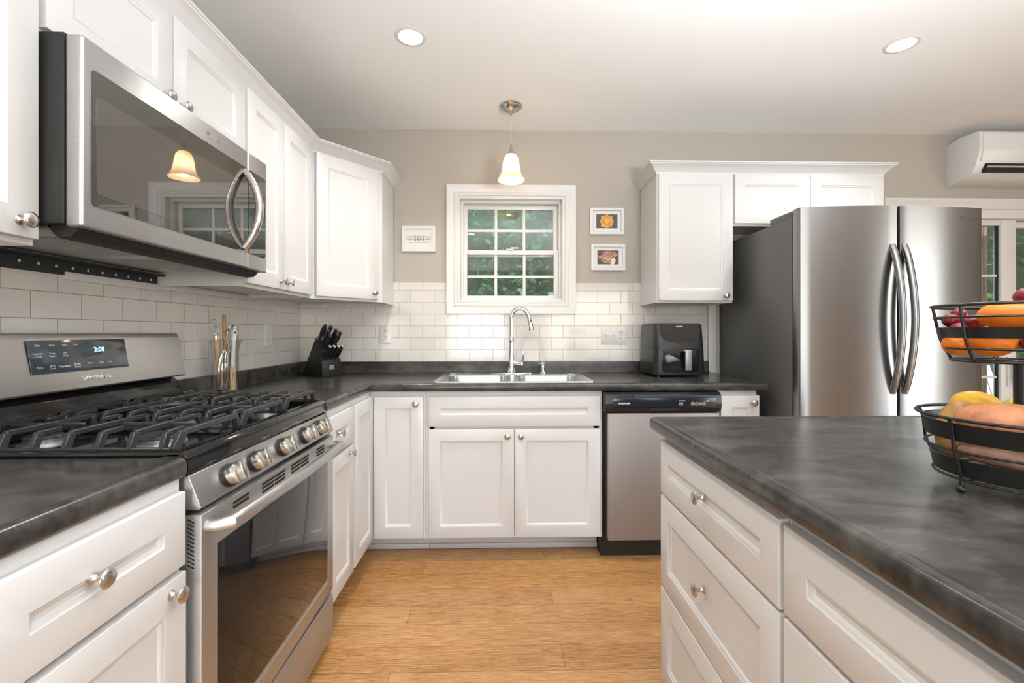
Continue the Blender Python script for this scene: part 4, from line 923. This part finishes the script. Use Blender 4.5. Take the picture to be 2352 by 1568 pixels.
# wooden spoon handle
a0 = JB + Vector((-0.30, 0.69, .2)); a1 = JB + Vector((-0.66, 0.71, 13.0))
ws = obj('wooden_spoon', B().tube([a0, a0.lerp(a1, .3), a0.lerp(a1, .7), a0.lerp(a1, .97), a1], [.3, .36, .33, .28, .15], 12), M_wood2, label='tall brown wooden spoon handle, the highest in the jar', cat='spoon')
# balloon whisk, wires up
a0 = JB + Vector((0.21, 1.29, .3)); dd = Vector((.03, -.03, 1)).normalized()
wk = thing('balloon_whisk', 'balloon whisk with its wire head up above the jar', 'whisk', a0)
obj('handle', B().tube([a0 + dd * s for s in (0, .4, 5.8, 6.3)], [.25, .36, .36, .2], 12), M_nickel, wk)
obj('wire_head', whisk_wires(B(), a0 + dd * 6.2, dd, 4.6, .85, 7, .05), M_chrome, wk)
# balloon whisk, wires down in the jar
a0 = JB + Vector((0.33, -0.74, 7.0)); dd = Vector((-.02, -.03, -1)).normalized()
wk = thing('balloon_whisk', 'balloon whisk with its wire head down inside the jar', 'whisk', JB)
obj('wire_head', whisk_wires(B(), a0, dd, 6.6, .8, 9, .045), M_chrome, wk)
obj('handle', B().tube([a0 - dd * s for s in (-.1, .2, .6, 1.6)], [.2, .28, .28, .24], 12), M_wood2, wk)
a0 = JB + Vector((0.79, 0.24, .6)); a1 = JB + Vector((1.40, 0.20, 9.4)); dd = (a1 - a0).normalized()
pk = thing('pastry_brush', 'white-handled utensil with hanging hole leaning in the jar', 'utensil', a0)
obj('handle', B().tube([a0 + dd * s for s in (2.5, 4, 7, 9.4, 9.8)], [.22, .3, .34, .36, .2], 12), M_plastic, pk)
obj('hang_hole', B().lathe([(0, 0), (.18, 0), (.18, .05), (0, .05)], 12, fr(a0 + dd * 9.2 + Vector((.28, -.32, 0)), kw, kup, kf)), M_dark, pk)
tp = Vector((jx + 1.47, jy + -0.22, 37.55)); td = Vector((-.05, .05, 1)).normalized()
tg = thing('wooden_scraper', 'flat pale wooden stick with dark stamped letters in the jar', 'stick', tp)
tu_ = Vector((.857, .515, 0)); TM = fr(tp, tu_, td, tu_.cross(td).normalized())
obj('blade', B().prism(rrect(-.42, .42, 0, 3.9, .4, 5), -.07, .07, TM @ Matrix.Translation((0, 0, 0))), M_wood, tg)
text('stamped_letters', 'INKLE', .5, TM @ Matrix.Translation((0, 2.3, .075)) @ Matrix.Rotation(-PI / 2, 4, 'Z'), M_black, tg)

# ------------------------------------------------------------------ air fryer
af = thing('air_fryer', 'black square air fryer with grey drawer handle', 'air fryer', (41, 110, 37))
AX0, AX1, AY0, AY1 = 35.0, 47.0, 103.2, 115.6
def rloop(t, x0, x1, y0, y1, r, z): return [t.verts.new((p[0], p[1], z)) for p in rrect(x0, x1, y0, y1, r, 5)]
t = bmesh.new(); ls = []
for z, ins, ir in ((37.35, .5, 1.2), (37.5, .1, 1.4), (38.4, 0, 1.5), (43.4, .15, 1.5), (43.42, .25, 1.5), (43.5, .25, 1.5), (43.55, .16, 1.5), (48.6, .35, 1.3), (49.15, .5, 1.2), (49.4, .9, 1.0)):
    ls.append(rloop(t, AX0 + ins, AX1 - ins, AY0 + ins + max(0, (z - 43.5)) * .10, AY1 - ins, ir, z))
for a, b_ in zip(ls, ls[1:]):
    for i in range(len(a)): t.faces.new((a[i], a[(i + 1) % len(a)], b_[(i + 1) % len(a)], b_[i]))
t.faces.new(ls[0][::-1]); t.faces.new(ls[-1])
bmesh.ops.recalc_face_normals(t, faces=t.faces[:])
obj('body', B().add(t), mat('satin_black_plastic', (0.016, 0.016, 0.017), 0.33), af)
fa = fr((41.0, 103.36, 44.2), (1, 0, 0), Vector((0, .17, 1)).normalized(), Vector((0, -1, .17)).normalized())
gp = [(-4.6, 4.95), (4.6, 4.95), (4.75, 3.6), (4.4, 2.2), (3.6, 1.4), (2.2, .95), (0, .8), (-2.2, .95), (-3.6, 1.4), (-4.4, 2.2), (-4.75, 3.6)]
pf = obj('control_panel', B().prism(gp, -.3, .07, fa), M_blackgloss, af)
text('printed_lettering', 'COSORI', .36, fa @ Matrix.Translation((0, 4.45, .075)), M_print, pf, bold=.012, sx=1.15)
bk = obj('basket_drawer', B().prism(rrect(-4.3, 4.3, 38.2, 43.3, .5, 4), 0, .45, fr((41, 103.55, 0), (1, 0, 0), (0, 0, 1), (0, -1, 0)), bev=0.12), M_blackgloss, af)
obj('drawer_handle', B().box((41.4, 101.4, 38.7), (42.9, 101.95, 43.3), .2).box((41.3, 101.5, 42.9), (43.0, 103.6, 43.35), .12), mat('grey_satin_plastic', (0.33, 0.33, 0.33), 0.35, 0.4), bk)
for x in (36.3, 45.7):
    for y in (104.6, 114.5): obj('foot', B().lathe([(0, 37.02), (.5, 37.02), (.5, 37.45), (0, 37.45)], 14, Matrix.Translation((x, y, 0))), M_black, af)

# ------------------------------------------------------------------ fruit basket
gx, gy = 33.85, 28.83
fbk = thing('fruit_basket', 'two-tier round black wire basket of fruit on the island', 'basket', (gx, gy, 37))
def ringpts(R, z, n=56): return [(gx + R * math.cos(2 * PI * i / n), gy + R * math.sin(2 * PI * i / n), z) for i in range(n)]
def wring(R, z, r=.1): obj('wire_ring', B().tube(ringpts(R, z), r, 8, closed=True), M_wire, fbk)
def band(R0, z0, R1, z1, e=.06): obj('flat_band', B().lathe([(R0, z0), (R0 + e, z0), (R1 + e, z1), (R1, z1), (R0, z0)], 64, Matrix.Translation((gx, gy, 0))), M_wire, fbk)
wring(5.16, 41.86, .11); band(4.62, 40.4, 4.88, 41.55); wring(4.7, 39.75, .08); band(4.2, 38.1, 4.4, 39.2); wring(4.25, 37.9, .09); wring(3.0, 37.9, .07)
wring(4.36, 49.15, .1); wring(4.22, 48.37, .075); band(3.85, 47.0, 4.05, 47.7); wring(3.7, 46.3, .075); wring(3.37, 45.5, .09)
for i in range(6):
    a = i * PI / 3 + math.radians(183); c, s = math.cos(a), math.sin(a)
    obj('rib', B().tube([(gx + R * c, gy + R * s, z) for R, z in ((5.16, 41.8), (4.95, 41.5), (4.78, 39.8), (4.5, 39.0), (4.25, 37.95))], .1, 8), M_wire, fbk)
    obj('rib', B().tube([(gx + R * c, gy + R * s, z) for R, z in ((4.36, 49.1), (4.24, 48.35), (4.0, 47.0), (3.72, 46.25), (3.37, 45.5))], .09, 8), M_wire, fbk)
    obj('floor_wire', B().tube([(gx + .4 * c, gy + .4 * s, 37.85), (gx + 4.2 * c, gy + 4.2 * s, 37.85)], .06, 6).tube([(gx + .4 * c, gy + .4 * s, 45.45), (gx + 3.35 * c, gy + 3.35 * s, 45.45)], .06, 6), M_wire, fbk)
    if i % 2 == 0: obj('foot', B().blob((gx + 4.28 * c, gy + 4.28 * s, 37.29), (.27, .27, .26), 2).tube([(gx + 4.27 * c, gy + 4.27 * s, 37.3), (gx + 4.25 * c, gy + 4.25 * s, 37.9)], .13, 8), M_wire, fbk)
obj('center_post', B().tube([(gx, gy, 37.85), (gx, gy, 45.5)], .4, 18), M_wire, fbk)
def fruit(name, label, cat, m, c, r, group=None, rot=None, noise=0.02, seed=0, stem=None):
    R = Matrix.Identity(4) if rot is None else Matrix.Rotation(math.radians(rot[2]), 4, 'Z') @ Matrix.Rotation(math.radians(rot[1]), 4, 'Y') @ Matrix.Rotation(math.radians(rot[0]), 4, 'X')
    return obj(name, B().blob(c, r, 4, noise, M=R, seed=seed), m, label=label, cat=cat, group=group, smooth=180)
# lower tier
fruit('potato', 'brown-yellow potato standing upright at the rim of the lower basket tier', 'potato', M_potato, (30.88, 30.04, 40.89), (1.26, 1.12, 2.00), rot=(0, 8, -45), noise=.05, seed=3)
fruit('sweet_potato', 'large orange-brown sweet potato lying across the lower basket tier', 'sweet potato', M_sweet, (31.85, 27.20, 41.54), (3.07, 1.35, 1.35), rot=(0, 4, -48), noise=.07, seed=5)
fruit('sweet_potato', 'pinkish sweet potato underneath the large one in the lower tier', 'sweet potato', M_sweetp, (31.81, 27.53, 39.55), (2.51, 1.12, 0.8), rot=(0, 4, -48), noise=.06, seed=9)
fruit('lemon', 'yellow lemon behind the potatoes in the lower basket tier', 'lemon', M_lemon, (33.39, 31.25, 42.19), (1.40, 1.12, 1.02), rot=(0, 6, -45), noise=.03, seed=2)
fruit('lemon', 'greenish lemon on the far side of the lower basket tier', 'lemon', skin_mat('green_lemon_peel', [(0.3, S(150, 150, 60)), (0.7, S(196, 190, 90))], 18, 0.35, 0.2, 700), (35.90, 30.60, 41.82), (1.26, 1.12, 1.07), noise=.03, seed=12)
# upper tier
OR = 'mandarins in the upper tier'
fruit('mandarin', 'small orange mandarin low at the rim of the upper tier, below grapes', 'mandarin', M_orange, (31.39, 30.64, 46.56), (0.82, 0.82, 0.76), OR, seed=1)
fruit('mandarin', 'biggest orange mandarin low in front of the upper tier', 'mandarin', M_orange, (32.04, 28.97, 46.80), (1.21, 1.12, 1.00), OR, rot=(0, 0, -45), seed=4)
fruit('mandarin', 'orange mandarin lying on top of the other fruit in the upper tier', 'mandarin', M_orange, (31.99, 27.95, 48.52), (1.49, 1.16, 0.88), OR, rot=(0, -6, -48), seed=6)
fruit('mandarin', 'orange mandarin behind the topmost one in the upper tier', 'mandarin', M_orange, (34.04, 29.48, 48.42), (1.30, 1.21, 0.93), OR, seed=8)
gl = [((31.53, 31.16, 48.19), 'foremost at the rim'), ((31.90, 30.13, 48.05), 'just in front of the topmost mandarin'), ((33.11, 32.18, 48.61), 'farthest, behind the wire'), ((32.83, 30.32, 48.24), 'touching the topmost mandarin'), ((31.29, 30.41, 47.54), 'in the second layer at the rim'), ((31.53, 31.34, 46.98), 'just above the low wire'), ((32.46, 30.97, 47.49), 'tucked behind the small mandarin'), ((32.92, 27.53, 46.66), 'low beside the biggest mandarin'), ((33.67, 27.81, 47.21), 'beside the center post'), ((33.39, 26.60, 46.56), 'low at the near side'), ((33.85, 27.53, 46.28), 'lowest near the post'), ((33.11, 26.60, 47.59), 'at the near rim above the band'), ((32.18, 27.30, 49.59), 'highest of all, on the topmost mandarin')]
for i, (c, w) in enumerate(gl):
    fruit('grape', 'red grape %s in the upper tier' % w, 'grape', M_grape, c, (.58, .5, .48), 'red grapes in the upper tier', rot=(10 * i, 15, 35 * i), noise=.01, seed=i)

# ------------------------------------------------------------------ outside
def ground_mat():
    m = mat('lawn_grass', S(70, 110, 40), 0.8); k = N(m); k.l(k.ramp(k.noise(k.coord((4, 4, 4)), 1, 6), [(0.3, S(44, 78, 26)), (0.7, S(120, 150, 70))]), k.p.inputs['Base Color']); return m
obj('lawn', B().box((-300, 123, -12), (560, 700, -8)), ground_mat(), kind='structure')
def leafmat(name, a, b, hue):
    m = mat(name, a, 0.45); k = N(m); t = m.node_tree; g = k.n('ObjectInfo'); 
    c = k.ramp(k.noise(k.coord((3, 3, 3)), 1, 5, .7), [(0.35, a), (0.65, b)]); k.l(c, k.p.inputs['Base Color'])
    tr = k.n('BsdfTranslucent'); k.l(c, tr.inputs[0]); mx = k.n('MixShader'); mx.inputs[0].default_value = .35
    k.l(k.p.outputs[0], mx.inputs[1]); k.l(tr.outputs[0], mx.inputs[2]); k.l(mx.outputs[0], t.nodes['Material Output'].inputs[0]); return m
M_leaf = leafmat('green_leaves', S(56, 122, 58), S(128, 186, 98), 0); M_leafd = leafmat('deep_green_leaves', S(40, 96, 66), S(104, 160, 112), 0); M_red = mat('red_leaves', S(196, 84, 70), 0.5); M_bark = wood_mat('bark', S(60, 46, 36), S(96, 76, 58), (40, 40, 6), 0.9)
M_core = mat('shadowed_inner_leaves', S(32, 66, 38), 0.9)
def leaves(b, c, r, n, size, rnd, mi=0):
    t = bmesh.new()
    for _ in range(n):
        while True:
            p = Vector((rnd.uniform(-1, 1), rnd.uniform(-1, 1), rnd.uniform(-1, 1)))
            if 0.45 < p.length < 1: break
        p = Vector(c) + Vector((p.x * r[0], p.y * r[1], p.z * r[2]))
        s = size * rnd.uniform(.6, 1.3); u = Vector((rnd.uniform(-1, 1), rnd.uniform(-1, 1), rnd.uniform(-.6, .6))).normalized(); v = u.cross(Vector((rnd.uniform(-1, 1), rnd.uniform(-1, 1), rnd.uniform(-1, 1)))).normalized()
        vs = [t.verts.new(p + u * s), t.verts.new(p + v * s * .55 + u * s * .1), t.verts.new(p - u * s), t.verts.new(p - v * s * .55 + u * s * .1)]
        f = t.faces.new(vs); f.material_index = mi
    me = bpy.data.meshes.new('tmp'); t.to_mesh(me); t.free(); b.bm.from_mesh(me); bpy.data.meshes.remove(me); return b
def tree(name, label, x, y, h, r, n, size, mats, seed, red=0):
    rnd = random.Random(seed); t = thing(name, label, 'tree', (x, y, -8))
    obj('trunk', B().tube([(x, y, -8), (x + r * .05, y, h * .4), (x - r * .04, y, h * .75)], [r * .09, r * .07, r * .03], 10), M_bark, t)
    b = B(); cs = [(x + rnd.uniform(-.5, .5) * r, y + rnd.uniform(-.4, .4) * r, h * rnd.uniform(.12, .95)) for _ in range(9)]
    for c in cs: leaves(b, c, (r * .62, r * .5, h * .22), n // 9, size, rnd)
    if red:
        for _ in range(red):
            c = (x + rnd.uniform(-.7, .7) * r, y - r * rnd.uniform(.3, .6), h * rnd.uniform(.2, .9)); leaves(b, c, (4, 4, 4), 9, size * .9, rnd, 1)
    obj('foliage', b, mats, t, smooth=0)
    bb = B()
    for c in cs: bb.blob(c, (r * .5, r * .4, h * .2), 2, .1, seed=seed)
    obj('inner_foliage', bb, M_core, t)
for i, (x, y, h, r, sd) in enumerate(((-30, 262, 205, 34, 1), (50, 268, 190, 32, 2), (128, 300, 225, 36, 4))):
    tree('garden_tree', ['leafy green tree outside the kitchen window, nearest the corner cabinet', 'leafy green tree outside the kitchen window, nearest the fridge', 'leafy green tree between the kitchen window and the patio door'][i], x, y, h, r, 5600, 2.6, [M_leafd, M_red], sd)
for i, (x, y, h, r, sd, rd) in enumerate(((215, 300, 200, 34, 11, 8), (300, 268, 185, 36, 12, 26), (392, 300, 200, 38, 13, 14))):
    tree('maple_tree', ['green tree with few red leaves beyond the brown post outside', 'bushy green tree with most red leaf tips outside the patio door', 'green tree with red leaves at the end of the garden'][i], x, y, h, r, 6000, 2.6, [M_leaf, M_red], sd, rd)
hg = obj('hedge', leaves(leaves(B(), (240, 385, 60), (300, 18, 110), 6000, 5, random.Random(5)), (10, 385, 90), (220, 18, 150), 9000, 4, random.Random(6)).box((-260, 402, -8), (560, 406, 240)), [M_leafd], label='dense dark green hedge far behind the garden trees', cat='hedge', kind='stuff', smooth=0)
b = B(); rnd = random.Random(3)
for i in range(70):
    a = rnd.uniform(0, 2 * PI); px, py = 236 + rnd.uniform(-10, 10), 200 + rnd.uniform(-8, 8); L = rnd.uniform(26, 44)
    pts = [(px + math.cos(a) * L * .5 * s * s, py + math.sin(a) * L * .5 * s * s, -8 + L * (1.5 * s - .6 * s * s)) for s in (0, .25, .5, .75, 1)]
    b.tube(pts, [.5, 1.0, .9, .6, .1], 4, flat=.15)
obj('ornamental_grass', b, leafmat('yellow_green_blades', S(120, 160, 50), S(196, 206, 90), 0), label='clump of yellow-green ornamental grass outside the patio door', cat='plant')
po = B()
for i in range(5): po.box((153.4 + i * 1.3, 146, -8), (154.6 + i * 1.3, 149, 110), .25)
obj('porch_post', po, M_brown, label='brown grooved wooden porch post outside the patio door', cat='post')
gc = thing('garden_chair', 'white slatted garden chair outside the patio door', 'chair', (196, 172, -8))
for i in range(6):
    obj('back_slat', B().box((-1.5, -.4, 0), (1.5, .4, 32 - abs(i - 2.5) * 2), .2, M=fr((187 + i * 3.6, 180, 8), (1, 0, 0), (0, .94, -.3), (0, .3, .94))), M_whitesat, gc)
obj('seat', B().box((185, 160, 6), (207, 180, 8), .3), M_whitesat, gc)
for x in (184, 205.5):
    obj('armrest', B().box((x - 1, 156, 17.5), (x + 3.6, 184, 18.6), .3), M_whitesat, gc)
    for y in (159, 179): obj('leg', B().box((x, y, -8), (x + 2.6, y + 2.6, 17.6), .2), M_whitesat, gc)
